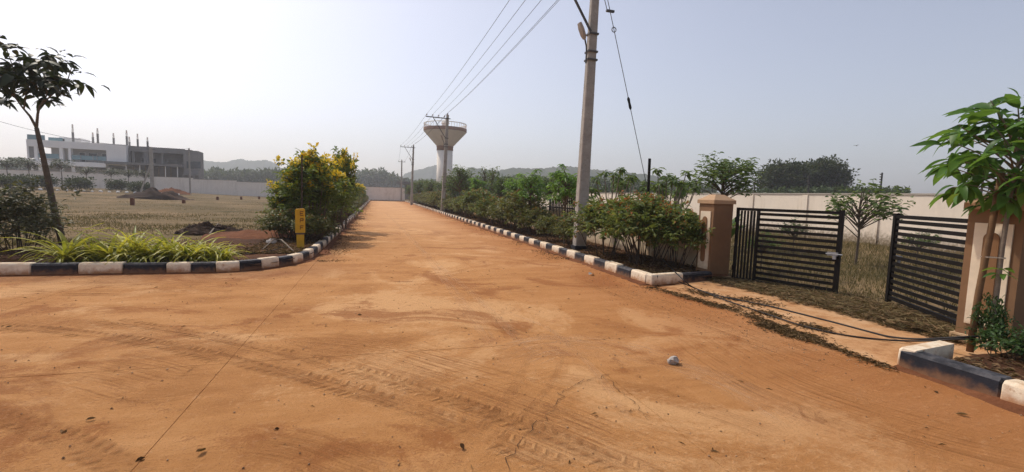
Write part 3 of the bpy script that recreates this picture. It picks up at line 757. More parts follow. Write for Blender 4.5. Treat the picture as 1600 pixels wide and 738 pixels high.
# ================================================================== POLES, WIRES
ARMZ = 7.55
def pole(label, x, y, h, lean, base=.30, topw=.19, arm=True, lamp=True, arm_both=False):
    t_ = thing('utility_pole', label, 'utility pole', (x, y, 0)); t_.rotation_euler = (0, lean, RAD(rng.uniform(-2, 2)))
    mb_ = MB(); n = 6
    for k in range(n + 1):
        z = -.3 + (h + .3) * k / n; w_ = (base + (topw - base) * k / n) / 2; d_ = w_ * .82; c_ = .022
        mb_.v += [(-w_ + c_, -d_, z), (w_ - c_, -d_, z), (w_, -d_ + c_, z), (w_, d_ - c_, z), (w_ - c_, d_, z), (-w_ + c_, d_, z), (-w_, d_ - c_, z), (-w_, -d_ + c_, z)]
    for k in range(n):
        for j in range(8): mb_.f.append((k * 8 + j, k * 8 + (j + 1) % 8, k * 8 + 8 + (j + 1) % 8, k * 8 + 8 + j))
    mb_.f += [tuple(range(n * 8, n * 8 + 8))]
    mb_.build('shaft', CONC, t_)
    ins = []
    if arm:
        x0, x1 = (-1.75, .22) if not arm_both else (-.65, .65); az = h - .32
        mb_ = MB(); mb_.bar((x0, -.16, az), (x1, -.16, az), .07, .07); mb_.build('crossarm', STEEL, t_)
        if not arm_both:
            mb_ = MB(); mb_.bar((-.12, -.15, h - 1.85), (-1.15, -.16, az - .03), .05, .05); mb_.build('brace', STEEL, t_)
        for k in range(4 if not arm_both else 2):
            ix = x0 + .08 + k * .47 if not arm_both else x0 + .1 + k * 1.1
            mb_ = MB(); mb_.lathe([(.012, -.02), (.012, .06), (.05, .065), (.035, .09), (.05, .11), (.03, .15), (.04, .17), (.01, .19)], 8, (ix, -.16, az + .04)); mb_.build('insulator', CERAM, t_); ins.append((ix, -.16, az + .22))
        mb_ = MB(); mb_.lathe([(.012, -.02), (.05, .02), (.035, .05), (.05, .08), (.01, .13)], 8, (.0, 0, h + .02)); mb_.build('insulator', CERAM, t_); ins.append((0, 0, h + .15))
    def clamp(z):
        w_ = (base + (topw - base) * z / h) + .03
        mb_ = MB(); mb_.box((0, -w_ * .46, z), (w_ + .02, .012, .05)).box((0, w_ * .46, z), (w_ + .02, .012, .05)).box((-w_ * .51, 0, z), (.012, w_ * .86, .045)).box((w_ * .51, 0, z), (.012, w_ * .86, .045))
        return mb_.build('clamp', STEEL, t_)
    clamp(h - 1.87)
    if lamp:
        zc = h - 2.35; clamp(zc); clamp(zc - .22)
        mb_ = MB(); mb_.tube([(-.18, -.08, zc - .34), (-.18, -.08, zc - .05), (-.20, -.09, zc + .12), (-.30, -.16, zc + .32)], .022, 6); ar = mb_.build('lamp_arm', STEEL, t_)
        mb_ = MB()
        q = Matrix.Rotation(RAD(-24), 3, 'Y')
        for s_, r_ in ((0, .55), (.12, .95), (.30, 1), (.44, .75)):
            for (u, v) in ((-.09, -.05), (.09, -.05), (.10, .02), (.05, .06), (-.05, .06), (-.10, .02)):
                p_ = q @ Vector((v * r_, u * r_, s_)); mb_.v.append((-.29 + p_.x, -.16 + p_.y, zc + .27 + p_.z))
        for k in range(3):
            for j in range(6): mb_.f.append((k * 6 + j, k * 6 + (j + 1) % 6, k * 6 + 6 + (j + 1) % 6, k * 6 + 6 + j))
        mb_.f += [(5, 4, 3, 2, 1, 0), tuple(range(18, 24))]
        mb_.build('lamp_head', LAMPM, t_)
    M = Matrix.Translation((x, y, 0)) @ t_.rotation_euler.to_matrix().to_4x4()
    return t_, [M @ Vector(p_) for p_ in ins]
px1, y1_ = gx(908, 12.1), 12.1
PA, IA = pole('large nearby concrete utility pole rising out of the frame beside the right kerb', px1, y1_, 8.0, RAD(1.2), .34, .20)
mb_ = MB(); mb_.box((0, 0, .12), (.40, .33, .26)); mb_.build('painted_base', BLACKK, PA)
PB, IB = pole('concrete utility pole with a side crossarm standing in front of the water tower', gx(692, 38), 38, 8.0, RAD(2.0), .34, .20)
PC, IC = pole('slim concrete utility pole with crossarm further along the road left of the tower', gx(643, 64), 64, 8.0, RAD(1.4), .32, .2)
PD, ID = pole('smallest farthest utility pole with a T shaped crossarm at the road end', gx(627, 88), 88, 7.6, RAD(.3), .30, .2, arm_both=True, lamp=False)
def wire(label, a, b_, sag, r, group=None, name='overhead_wire', m_=None):
    a, b_ = Vector(a), Vector(b_); pts = [a.lerp(b_, k / 16) - Vector((0, 0, sag * 4 * (k / 16) * (1 - k / 16))) for k in range(17)]
    mb_ = MB(); mb_.tube(pts, r, 4); return tag(mb_.build(name, m_ or WIREM), label, 'wire', group)
ordl = ['leftmost', 'second from the left', 'middle', 'fourth from the left', 'rightmost']
for k in range(5):
    wire(f'{ordl[k]} of five overhead wires from near pole to tower pole', IA[k], IB[k], .22, .009, 'wires from the near pole to the tower pole')
    wire(f'{ordl[k]} thin overhead wire from the tower pole to the slim pole', IB[k], IC[k], .25, .011, 'wires from the tower pole to the slim pole')
for k in range(2): wire(('left', 'right')[k] + ' faint overhead wire from the slim pole to the farthest pole', IC[k * 3], ID[k], .25, .010, 'wires from the slim pole to the farthest pole')
# stay wire beside the near pole
an = at(1030, 384, .1); tp = atz(938, -55, 13.2)
t_ = thing('stay_wire', 'sloping stay wire with a black insulator bead right of the nearby utility pole', 'wire', an)
def sp(k): return tp.lerp(an, k) - an
mb_ = MB(); mb_.tube([sp(0), sp(.5), sp(1)], .011, 5); mb_.build('strand', WIREM, t_)
kk = (150 + 55) / (384 + 55)
for z_, r_, l_ in ((.455, .045, .022),):
    mb_ = MB(); mb_.tube([sp(z_ - l_), sp(z_ - l_ * .7), sp(z_), sp(z_ + l_ * .7), sp(z_ + l_)], [.02, r_, r_ * .8, r_, .02], 8); mb_.build('insulator', BLACKM, t_)
c_ = sp(.205); mb_ = MB(); ring = [(c_.x + .07 * math.cos(a), c_.y, c_.z + .07 * math.sin(a)) for a in [2 * math.pi * j / 12 for j in range(13)]]; mb_.tube(ring, .014, 5); mb_.build('ring', STEEL, t_)
mb_ = MB(); c_ = sp(.145); mb_.bar((c_.x - .12, c_.y, c_.z), (c_.x + .13, c_.y, c_.z), .07, .06); mb_.build('bracket', STEEL, t_)
mb_ = MB(); b2 = Vector((px1 + .25, y1_, 7.3)) - an; mb_.tube([c_ + Vector((-.09, 0, 0)), b2 + Vector((0, 0, .4))], .011, 5); mb_.build('strand', WIREM, t_)
# black upright post behind the hedge
p = Vector((gx(1012, 11.6), 11.6, 0))
mb_ = MB(); mb_.tube([(0, 0, 0), (.01, 0, 1.4), (-.01, 0, 2.78)], [.045, .042, .04], 8); o = mb_.build('black_post', BLACKM); o.location = p
tag(o, 'tall thin black post rising above the red flowered hedge', 'post')

# ================================================================== WATER TOWER
tw = atz(694, 300, 108); tw.z = 0
t_ = thing('water_tower', 'cone topped water tower on a thick white column beyond the road', 'water tower', tw)
sc_ = 108 / 720.0
def tz(py): return H + (hor(694) - py) * sc_
mb_ = MB(); mb_.lathe([(1.85, -.5), (1.80, tz(236.5))], 32); mb_.build('column', TOWERW, t_, True)
mb_ = MB(); mb_.lathe([(1.90, tz(236.4)), (1.90, tz(231)), (1.96, tz(230.9)), (1.96, tz(230))], 32); mb_.build('collar', TOWERBAND, t_, True)
mb_ = MB(); mb_.lathe([(1.88, tz(230)), (2.3, tz(227)), (4.85, tz(208.5)), (4.9, tz(208))], 40); mb_.build('tank', TOWERB, t_, True)
mb_ = MB(); mb_.lathe([(4.92, tz(208)), (4.97, tz(207)), (4.97, tz(203)), (4.75, tz(202.9)), (3.0, tz(202)), (0.2, tz(201))], 40); mb_.build('rim', TOWERBAND, t_)
for k in range(44):
    a = 2 * math.pi * k / 44
    mb_ = MB(); mb_.bar((4.85 * math.cos(a), 4.85 * math.sin(a), tz(203)), (4.85 * math.cos(a), 4.85 * math.sin(a), tz(196.4)), .075, .075); mb_.build('railing_post', TOWERW, t_)
mb_ = MB(); mb_.tube([(4.85 * math.cos(2 * math.pi * k / 44), 4.85 * math.sin(2 * math.pi * k / 44), tz(196.2)) for k in range(45)], .10, 5); mb_.build('railing', TOWERW, t_)
mb_ = MB(); mb_.lathe([(.75, tz(202)), (.75, tz(195)), (1.0, tz(194.8)), (.75, tz(192.5)), (.2, tz(189)), (.08, tz(187))], 16); mb_.build('cupola', TOWERW, t_)

# ================================================================== HALF-BUILT BUILDING
ZB = 84.0
O = atz(42, 283.6, ZB); O.z = 0
BRZ = -YAW + RAD(24)
t_ = thing('building', 'white two storey building with grey unfinished wing beyond the field wall', 'building', O, BRZ)
be, bn = Vector((math.cos(BRZ), math.sin(BRZ), 0)), Vector((-math.sin(BRZ), math.cos(BRZ), 0))
def bp(zx, zy):
    """pixel of the enlarged view -> (local x, local z) on the facade"""
    d = Vector(ray(20 + zx / 4.706, 180 + zy / 4.706)); cam_ = Vector((0, 0, H)); k = (O - cam_).dot(bn) / d.dot(bn); q = cam_ + d * k - O
    return q.dot(be), q.z
def part(name, m_, x0, x1, z0, z1, y0, y1, par=None):
    mb_ = MB(); mb_.box(((x0 + x1) / 2, (y0 + y1) / 2, (z0 + z1) / 2), (x1 - x0, y1 - y0, z1 - z0)); return mb_.build(name, m_, par or t_)
XL, _ = bp(105, 260); XR, _ = bp(835, 280)
zt = bp(470, 198)[1]; zb0 = bp(470, 248)[1]; zl1 = bp(470, 345)[1]; zl0 = bp(470, 378)[1]
wx = {k: bp(k, 300)[0] for k in (120, 160, 185, 240, 345, 350, 370, 410, 430, 450, 500, 520, 590, 620, 690, 710, 835, 860, 945, 965, 1040, 1075, 1255, 1280, 1295, 1330, 1350, 1365)}
DEP = 10
part('parapet_band', BLDW, XL, wx[690], zb0, zt, -.15, .3)
part('wall', BLDW, wx[690], XR, zl1 - .3, zt, -.10, DEP)
part('floor_band', BLDW, wx[120] + .5, wx[690] + .1, zl0, zl1, -.9, .3)
part('floor_slab', BLDW, XL, wx[690], zl1 - .2, zl1 + .02, .3, DEP)
part('roof_slab', BLDW, XL, wx[690], zb0 + .3, zb0 + .6, .3, DEP)
part('back_wall', BLDIN, wx[240], wx[690], zl1, zb0 + .3, 2.2, 2.5)
part('back_wall', BLDIN, wx[120], wx[240], zl1, zl1 + 1.2, 5, 5.2)
for a, b_ in ((105, None), ):
    part('column', BLDW, XL, wx[120], zl1, zb0, -.1, .5); part('column', BLDW, wx[160], wx[185], zl1, zb0, -.1, .5)
part('pale_panel', CONC2, wx[120], wx[160], zl1 + .4, zb0, .1, .4)
part('column', BLDW, wx[345], wx[370], zl1, zb0, -.1, .8); part('column', BLDW, wx[410], wx[430], zl1, zb0, -.1, .8)
def window(x0, x1, z0, z1, y, m_=DARKGL, parent=None):
    fr = part('window', BLDW, x0, x1, z0, z1, y - .06, y - .002, parent)
    n = max(1, round((x1 - x0) / 1.1))
    for k in range(n):
        a = x0 + .08 + (x1 - x0 - .08) * k / n; b__ = x0 + (x1 - x0 - .08) * (k + 1) / n
        part('pane', m_, a, b__, z0 + .08, z1 - .08, y - .09, y - .062, fr)
h_ = zb0 - zl1
window(wx[240] + 1.8, wx[345] - .2, zl1 + .9, zb0 - .4, 2.2)
window(wx[370] + .1, wx[410] - .1, zl1 + .6, zb0 - .2, 2.2, TEAL)
fr = part('door', BLDW, wx[450], wx[500], zl1 + .02, zb0 - .5, 2.12, 2.198); part('door_leaf', DARKGL, wx[450] + .1, wx[500] - .1, zl1 + .1, zb0 - .6, 2.08, 2.118, fr)
window(wx[520], wx[590], zl1 + .9, zb0 - .5, 2.2); window(wx[620], wx[690] - .15, zl1 + .5, zb0 - .5, 2.2)
part('balcony_glass', TEAL, wx[185] + .1, wx[345] - .1, zl1 + .45, zl1 + 1.3, -.05, -.02)
part('balcony_glass', TEAL, wx[430] + .1, wx[690] - .1, zl1 + .45, zl1 + 1.25, -.05, -.02)
for k in (240, 500, 590, 620): part('railing_post', GALV, wx[k] - .05, wx[k] + .05, zl1, zl1 + 1.35, -.10, -.055)
# ground floor
part('ground_wall', BLDIN, wx[185], XR, -.1, zl0 - .3, 2.8, 3.0); part('side_wall', BLDW, XL, XL + .3, -.1, zl1 - .21, 1, DEP)
window(wx[620] + .4, wx[710], 1.9, 3.0, 2.8); window(wx[450], wx[520], 1.6, 3.0, 2.8)
for k in (185, 345, 430, 520, 690): part('column', BLDW, wx[k], wx[k] + .5, -.1, zl0, -.2, .3)
part('wall', BLDW, XL + .301, XR - .01, -.1, zt - .5, DEP - .2, DEP - .01)
# roof: stair block and glass parapet
zr = bp(230, 145)[1]
part('glass_parapet', TEAL, XL + .1, bp(235, 160)[0], zt - .02, bp(170, 145)[1], .0, .06)
part('glass_parapet', TEAL, bp(235, 160)[0] + .02, bp(340, 160)[0], zt - .02, zr - .3, 1.2, 1.3)
st = part('stair_block', BLDW, bp(300, 170)[0], bp(470, 190)[0], zt - .02, bp(470, 172)[1] + .2, 2, 6)
part('opening', DARKGL, bp(308, 170)[0], bp(342, 170)[0], zt + .1, bp(340, 168)[1], 1.93, 1.997, st)
for zx, ztop, zreb, yy in ((420, 122, 62, 1), (520, 145, 110, 4), (605, 132, 92, 1), (665, 148, 110, 5), (775, 175, 135, 6), (815, 150, 105, 1.5), (865, 162, 120, 4), (925, 212, 205, 6), (965, 185, 155, 2)):
    x, z1 = bp(zx, ztop); _, z2 = bp(zx, zreb)
    cb = part('roof_column', BLDG, x - .14, x + .14, zt - 1.2 if zx > 835 else zt - .3, z1, yy, yy + .28)
    for dx, dy in ((-.09, .04), (.09, .04), (-.09, .23), (.09, .23)):
        mb_ = MB(); mb_.tube([(x + dx, yy + dy, z1 - .02), (x + dx * .6, yy + dy, z2)], .024, 4); mb_.build('rebar', RUSTP, cb)
# grey wing
zg = bp(1050, 255)[1]; zs1 = bp(980, 355)[1]; zs0 = bp(980, 372)[1]
part('wing_roof_slab', BLDG, XR, wx[1255], zg - .5, zg, 1.0, 14); part('wing_parapet', BLDG, XR, wx[1255], zg, zg + .55, 1.2, 1.4)
part('wing_back_wall', BLDG, XR + .01, wx[1255], -.1, zg - .5, 4.5, 4.8)
part('wing_side_wall', BLDD, XR + .002, XR + .3, zs1, zg - .5, 1.0, 4.5)
for k in (860, 945, 965, 1075): part('wing_column', BLDG, wx[k], wx[k] + .4, zs1, zg - .502, 1.3, 1.7)
for k in (860, 1040): part('dark_opening', DARKGL, wx[k] + .8, wx[k] + 3.0, zs1 + .3, zg - 1.6, 4.4, 4.496)
part('wing_floor_slab', BLDD, bp(700, 350)[0], wx[1255], zs0, zs1, -1.8, 4.49)
for k in range(14):
    x = bp(850 + k * 31, 400)[0]; mb_ = MB(); mb_.bar((x, -1.2 + (k % 3) * 1.4, -.1), (x + .15 * (k % 2), -1.2 + (k % 3) * 1.4, zs0), .13, .13); mb_.build('timber_prop', WOOD if k % 3 else BLDW, t_)
xe0, xe1 = wx[1255], wx[1365]; ze = bp(1310, 262)[1]
part('end_block', BLDG, xe0 + .01, xe1, -.1, ze, -.4, 5)
for k in (1280, 1330): part('window_opening', DARKGL, wx[k], wx[k] + 1.25, bp(k, 392)[1], bp(k, 342)[1], -.46, -.398)
part('canopy', BLDD, xe0 + .02, xe1 - .05, bp(1300, 445)[1], bp(1300, 432)[1], -2, -.402)
for k in (1262, 1340): part('canopy_post', BLDD, bp(k, 440)[0], bp(k, 440)[0] + .25, -.1, bp(1300, 445)[1], -1.9, -1.6)

# shed beyond the road end
so = atz(628, 302, 112); so.z = 0
t_ = thing('shed', 'open sided grey shed with flat roof left of the water tower base', 'shed', so, -YAW)
part('roof', BLDD, -.6, 10.4, 3.7, 4.25, -3, 4); part('back_wall', BLDG, 0, 10, 0, 3.7, 3.2, 3.5)
for k in range(5):
    part('post', BLDG, k * 2.4 + .1, k * 2.4 + .45, 0, 3.7, -2.6, -2.3)
    if k < 3: part('roof_stub', BLDG, k * 3.6 + .6, k * 3.6 + .9, 4.25, 5.1, -1, -.7)
# ================================================================== VEGETATION
def stems(mb_, cl, base, n, r, rise=.35, seg=3, sp=.10):
    for c_ in cl[:n]:
        b_ = Vector(base) + Vector((c_[0] * .38 + rng.uniform(-sp, sp), c_[1] * .38 + rng.uniform(-sp, sp), 0)); c_ = Vector(c_)
        m_ = b_.lerp(c_, .5) + Vector((rng.uniform(-.05, .05), rng.uniform(-.05, .05), (c_ - b_).length * rise * .3))
        mb_.tube([b_, m_, c_], [r, r * .75, r * .4], 5)
def shrub_proto(R, h0, ncl, per, spread, L, W, lm, bark, nst, sr, tmpl=SMALL, flower=None, upb=.35, lo=.5, name='shrub', label='', cat='shrub', group=None, droop=0):
    t_ = thing(name, label, cat, (0, 0, 0), 0, group)
    cl = clumps(ncl, R, (0, 0, h0 + R[2] * .9), lo=lo)
    V, T = whorls(cl, per, L, W, centre=(0, 0, h0), jit=spread) if tmpl is MID else crown(cl, per, spread, L, W, tmpl, upb=upb, droop=droop, centre=(0, 0, h0))
    keep = None
    mesh_obj('foliage', tri_mesh('foliage', V, T), lm, t_)
    mb_ = MB(); stems(mb_, cl, (0, 0, 0), nst, sr); mb_.build('stems', bark, t_)
    if flower:
        fm, nf, fl, fw_, fr_, fper = flower
        top = cl[np.argsort(-cl[:, 2] - nr.rand(len(cl)) * R[2] * (.9 if R[2] < .8 else 1.7))][:nf]
        fc = top + norm(top - np.array([0, 0, h0])) * fr_ * .8
        V, T = crown(fc, fper, fr_ * .45, fl, fw_, tmpl=SMALL, upb=.5); mesh_obj('blossoms', tri_mesh('blossoms', V, T), fm, t_)
    return t_

ORD = ['first', 'second', 'third', 'fourth', 'fifth', 'sixth', 'seventh', 'eighth']
# --- right hedge, near clump (red flowered)
hg = 'red flowered hedge shrubs beside the right kerb'
ixA = shrub_proto((.98, .98, .48), .58, 330, 13, .035, .15, .052, L_IXORA, TWIG, 16, .012, tmpl=MID, lo=.62, flower=(L_RED, 34, .045, .035, .07, 12), name='flowering_shrub', label='', group=hg)
ixB = shrub_proto((.90, .90, .48), .52, 280, 13, .035, .15, .052, L_IXORA, TWIG, 14, .012, tmpl=MID, lo=.62, flower=(L_RED, 26, .045, .035, .07, 12), name='flowering_shrub', label='', group=hg)
ixC = shrub_proto((.72, .82, .50), .30, 170, 12, .04, .15, .055, L_IXDRY, TWIG, 10, .012, tmpl=MID, lo=.5, flower=(L_RED, 8, .05, .03, .05, 8), name='hedge_shrub', label='', group='hedge shrubs')
ixA.location = (5.95, 9.3, .1); ixA['label'] = 'dense red flowered hedge shrub nearest to the brown gate pillar'
ixB.location = (5.75, 10.75, .1); ixB['label'] = 'red flowered hedge shrub just right of the nearby utility pole'
copy_thing(ixB, (6.45, 10.2, .1), 2.1, 1.06, 'red flowered hedge shrub at the back of the near clump against the plot wall')
copy_thing(ixA, (6.35, 8.75, .1), 1.2, .82, 'smaller red flowered hedge shrub squeezed between its clump and the gate pillar')
ixC.scale = (.8, .8, .72); ixC.location = (5.75, 12.9, .1); ixC['label'] = 'loose brownish hedge shrub just left of the nearby utility pole'; ixC['group'] = 'hedge shrubs in the right hand row'
copy_thing(ixC, (5.8, 14.5, .1), 1.7, (.85, .85, .7), 'brownish hedge shrub in front of the black picket gate')
for k in range(46):
    y_ = 16.4 + k * 1.34 + rng.uniform(-.4, .4); s_ = rng.uniform(.72, 1.25)
    src = (ixC, ixC, ixB)[k % 3] if k < 14 else ixC
    copy_thing(src, (5.85 + rng.uniform(-.2, .2), y_, .1), rng.uniform(0, 6), (s_, s_, s_ * rng.uniform(.8, 1.15)),
               (f'{ORD[k]} hedge shrub beyond the picket gate in the right hand row' if k < 8 else 'hedge shrub far along the right hand row toward the tower'), 'hedge shrubs in the right hand row')
# --- left hedge: low shrubs along the kerb
for k in range(46):
    y_ = 14.9 + k * 1.5 + rng.uniform(-.3, .3)
    s_ = rng.uniform(.7, .95)
    copy_thing(ixC, (-2.15 + rng.uniform(-.12, .12), y_, .08), rng.uniform(0, 6), (s_, s_, s_ * .85),
               (f'{ORD[k]} low brownish shrub along the left kerb behind the yellow post' if k < 8 else 'low brownish shrub far along the left kerb under yellow bushes'), 'low shrubs along the left kerb')
for px_, y_, s_, lb in ((441, 14.7, .8, 'low brownish shrub at the left end of the yellow bush row'), (492, 14.2, .72, 'low brownish shrub just right of the yellow marker post'), (462, 15.2, .85, 'low brownish shrub directly behind the yellow marker post')):
    copy_thing(ixC, (gx(px_, y_), y_, .08), px_, (s_, s_, s_ * .9), lb, 'low shrubs along the left kerb')
# --- left: tecoma bushes
def tecoma(ncl, R, h0, nf):
    return shrub_proto(R, h0, ncl * 3, 12, .06, .22, .072, L_TEC, BARK, 14, .025, tmpl=MID, flower=(L_YEL, nf, .12, .09, .16, 26), name='yellow_flowered_bush', label='', cat='bush', lo=.45, group='yellow flowered bushes along the left kerb')
tcA = tecoma(105, (1.0, 1.0, 1.2), .55, 52); tcB = tecoma(90, (.85, .9, 1.15), .55, 38); 
tcA.location = (gx(487, 15.6), 15.6, .1); tcA['label'] = 'tall yellow flowered bush behind the yellow marker post'
tcA.scale = (.9, .9, .92)
tcB.location = (gx(536, 19.8), 19.8, .1); tcB.scale = (.62, .7, 1.1); tcB['label'] = 'tall narrow yellow flowered bush rising right of the first tall bush'
copy_thing(tcB, (gx(447, 16.2), 16.2, .1), 2.0, (.55, .6, .62), 'small outlying yellow flowered bush at the left end of its row')
copy_thing(tcA, (gx(515, 17.6), 17.6, .1), 1.0, (.75, .75, .8), 'yellow flowered bush between the two tallest ones')
for k, y_ in enumerate((21.6, 23.4, 25.4, 27.6, 30, 32.5, 35.5, 39, 43, 47, 52, 58, 64, 71, 78)):
    s_ = rng.uniform(.62, .84)
    copy_thing((tcA, tcB)[k % 2], (-2.35 + rng.uniform(-.2, .15), y_, .1), rng.uniform(0, 6), (s_, s_ * 1.1, s_ * rng.uniform(.9, 1.12)),
               (f'{ORD[k]} yellow flowered bush behind the narrow tall one by the left kerb' if k < 6 else 'yellow flowered bush far along the left kerb near the end wall'))
mb_ = MB(); mb_.tube([(0, 0, 0), (.02, 0, 2.5)], [.03, .025], 6); o = mb_.build('support_stake', TWIG); o.location = (gx(471, 14.6), 14.6, .1); tag(o, 'thin dark stake standing in front of the tallest yellow flowered bush', 'stake')

# --- near left dull bush
b1 = shrub_proto((.95, .9, .78), .12, 190, 12, .06, .13, .05, L_BUSH, TWIG, 18, .010, tmpl=MID, name='dull_bush', label='large dull grey green bush at the left edge behind the kerb', cat='bush', lo=.35)
b1.location = (gx(22, 12.6), 12.6, .1); b1.scale = (1.0, .95, .95)
copy_thing(b1, (gx(-60, 12.2), 12.2, .1), 2, (.9, .9, .84), 'dull grey green bush mostly outside the left edge')
copy_thing(b1, (gx(58, 13.9), 13.9, .1), 1, (.5, .5, .6), 'smaller dull bush beside the slender tree trunk')

# --- leaf objects for the trees whose leaves can be told apart
def leafmesh(name, L, W, droop, fold, m_, lobes=5):
    mb_ = MB(); n = lobes
    for k in range(n + 1):
        t_ = k / n; w_ = W * (math.sin(math.pi * min(1, t_ * .93 + .05)) ** .8) * (1 if t_ < .55 else 1.05 - .1 * t_)
        if k == n: w_ = .002
        if k == 0: w_ = W * .08
        x = L * (t_ - .10 * droop * t_ * t_); z = -droop * L * t_ * t_
        mb_.v += [(x, -w_ / 2, z + fold * w_), (x, 0, z), (x, w_ / 2, z + fold * w_)]
    for k in range(n):
        a = k * 3; mb_.f += [(a, a + 3, a + 4, a + 1), (a + 1, a + 4, a + 5, a + 2)]
    me = mb_.mesh(name, True); me.materials.append(m_); return me
def put_leaf(me, parent, p, d, nrm=None, sc=1.0, name='leaf'):
    d = Vector(d).normalized(); nrm = Vector(nrm or (rng.gauss(0, .35), rng.gauss(0, .35), 1))
    a = nrm.cross(d); a = a.normalized() if a.length > 1e-4 else Vector((0, 1, 0)); u = d.cross(a)
    o = bpy.data.objects.new(name, me); C.objects.link(o); o.parent = parent
    o.matrix_local = Matrix(((d.x * sc, a.x * sc, u.x * sc, p[0]), (d.y * sc, a.y * sc, u.y * sc, p[1]), (d.z * sc, a.z * sc, u.z * sc, p[2]), (0, 0, 0, 1)))
    return o
# near right young tree
bx_, by_ = 6.30, 3.32
base = aty(1517, 535, by_); bx_ = base.x
tr = thing('young_tree', 'young broad leaved tree tied to a stake in front of the right edge pillar', 'tree', (bx_, by_, .1))
topc = aty(1596, 252, 3.25) - Vector((bx_, by_, .1))
cl0 = Vector((topc.x, topc.y, 0))
mb_ = MB(); mb_.tube([(.10, -.12, 0), (.11, -.11, .5), (.13, -.1, 1.1), (.16, -.1, 1.7), (topc.x, topc.y, 2.2), (topc.x + .02, topc.y, 2.5)], [.025, .024, .023, .021, .016, .008], 8); mb_.build('trunk', PALEBARK, tr, True)
mb_ = MB(); mb_.tube([(0, 0, -.05), (.03, 0, .6), (.09, -.01, 1.3), (.13, -.02, 1.9)], [.034, .032, .031, .030], 8); mb_.build('stake', STAKEM, tr, True)
mb_ = MB(); mb_.tube([(.03, -.045, 1.0), (.10, -.14, 1.0), (.165, -.12, 1.0), (.12, -.03, 1.0), (.05, .03, 1.0), (.03, -.045, 1.0)], .007, 5); mb_.build('tie', LAMPM, tr)
BL = [leafmesh('leaf', .27, .10, dr, .18, L_BIG, 6) for dr in (.25, .5, .85)]
ends = []; mbb = MB(); CZ = 2.16
for k in range(46):
    a = k * 2.399; e = -1 + 2 * ((k + .5) / 46); rr = math.sqrt(max(0, 1 - e * e)) * rng.uniform(.8, 1.05)
    c_ = Vector((topc.x + .74 * rr * math.cos(a), topc.y + .74 * rr * math.sin(a), CZ + .60 * e + rng.uniform(-.08, .08)))
    s_ = Vector((topc.x * .85 + .02, topc.y * .85, 1.62 + .35 * max(0, e + .5)))
    mbb.tube([s_, s_.lerp(c_, .5) + Vector((0, 0, .04)), c_], [.011, .008, .004], 5); ends.append(c_)
mbb.build('branches', PALEBARK, tr)
PI_, DI_ = [], []
for k, c_ in enumerate(ends):
    out = (c_ - Vector((topc.x, topc.y, CZ - .15))); out.z *= .5; out.normalize()
    for j in range(12):
        a = 2 * math.pi * j / 12 + k
        d = Vector((math.cos(a), math.sin(a), rng.uniform(-.45, .45))) + out * .7
        p_ = c_ + out * rng.uniform(-.16, .04) + Vector((0, 0, rng.uniform(-.10, .06)))
        if j < 6: put_leaf(BL[rng.choice((0, 1, 1, 2))], tr, p_, d, sc=rng.uniform(.6, 1.15))
        else: PI_.append(p_ - out * rng.uniform(.05, .3)); DI_.append(d + Vector((0, 0, -.2)))
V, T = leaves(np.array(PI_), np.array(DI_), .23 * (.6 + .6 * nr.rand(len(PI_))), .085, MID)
tag(mesh_obj('inner_leaves', tri_mesh('inner_leaves', V, T), gl('shaded_broad_leaf', (.028, .075, .014), (.075, .165, .028), trans=.4), tr), kind='stuff')  # darker copy of the broad leaf, crown shade put into the colour
for j in range(7):
    put_leaf(BL[1], tr, (.10 + rng.uniform(-.05, .05), -.13, .84 + rng.uniform(-.06, .06)), (math.cos(j * .9), math.sin(j * .9), .1), sc=.5)
# ground cover bush beside it
gb = shrub_proto((.42, .42, .24), .08, 60, 11, .03, .105, .042, L_COVER, TWIG, 12, .008, tmpl=MID, name='leafy_bush', label='low glossy leaved bush around the young tree in the near bed', cat='bush', lo=.4)
q = at(1582, 562, .12); gb.scale = (.62, .62, .62); gb.location = (q.x + .06, q.y + .1, .1)
copy_thing(gb, (q.x + .40, q.y - .34, .1), 1.6, .8, 'low glossy leaved bush in the near bed cut by the right edge')
copy_thing(gb, (q.x + .22, q.y + .30, .1), 2.9, (.36, .36, 1.1), 'upright leafy shoots rising against the right edge pillar')

# left slender tree with big dark leaves
ty = 13.6; tb = Vector((gx(93, ty), ty, .1))
tr = thing('slender_tree', 'slender leaning tree with flat dark crown at the left edge', 'tree', tb)
def lp_(px, py): return aty(px, py, ty) - tb
mb_ = MB(); pts = [Vector((0, 0, 0)), lp_(83, 320), lp_(75, 280), lp_(64, 230), lp_(57, 200)]; mb_.tube(pts, [.075, .068, .060, .050, .042], 8); mb_.build('trunk', BARK, tr, True)
fork = lp_(57, 200)
mb_ = MB()
LB = [([fork, lp_(47, 182), lp_(35, 168), lp_(22, 150)], .030), ([fork, lp_(59, 178), lp_(62, 166), lp_(74, 148)], .030), ([lp_(37, 171), lp_(40, 155), lp_(40, 140)], .018),
      ([lp_(62, 166), lp_(85, 145), lp_(105, 128), lp_(112, 105)], .018), ([lp_(22, 150), lp_(5, 130), lp_(-20, 100)], .02), ([lp_(74, 148), lp_(70, 120), lp_(55, 95)], .018), ([lp_(22, 150), lp_(25, 120), lp_(10, 75)], .016)]
for pts, r in LB: mb_.tube(pts, [r * (1 - .6 * i / (len(pts) - 1)) for i in range(len(pts))], 6)
mb_.build('branches', BARK, tr)
DL = [leafmesh('leaf', .31, .145, dr, .12, L_DARK, 5) for dr in (.2, .55, 1.0)]
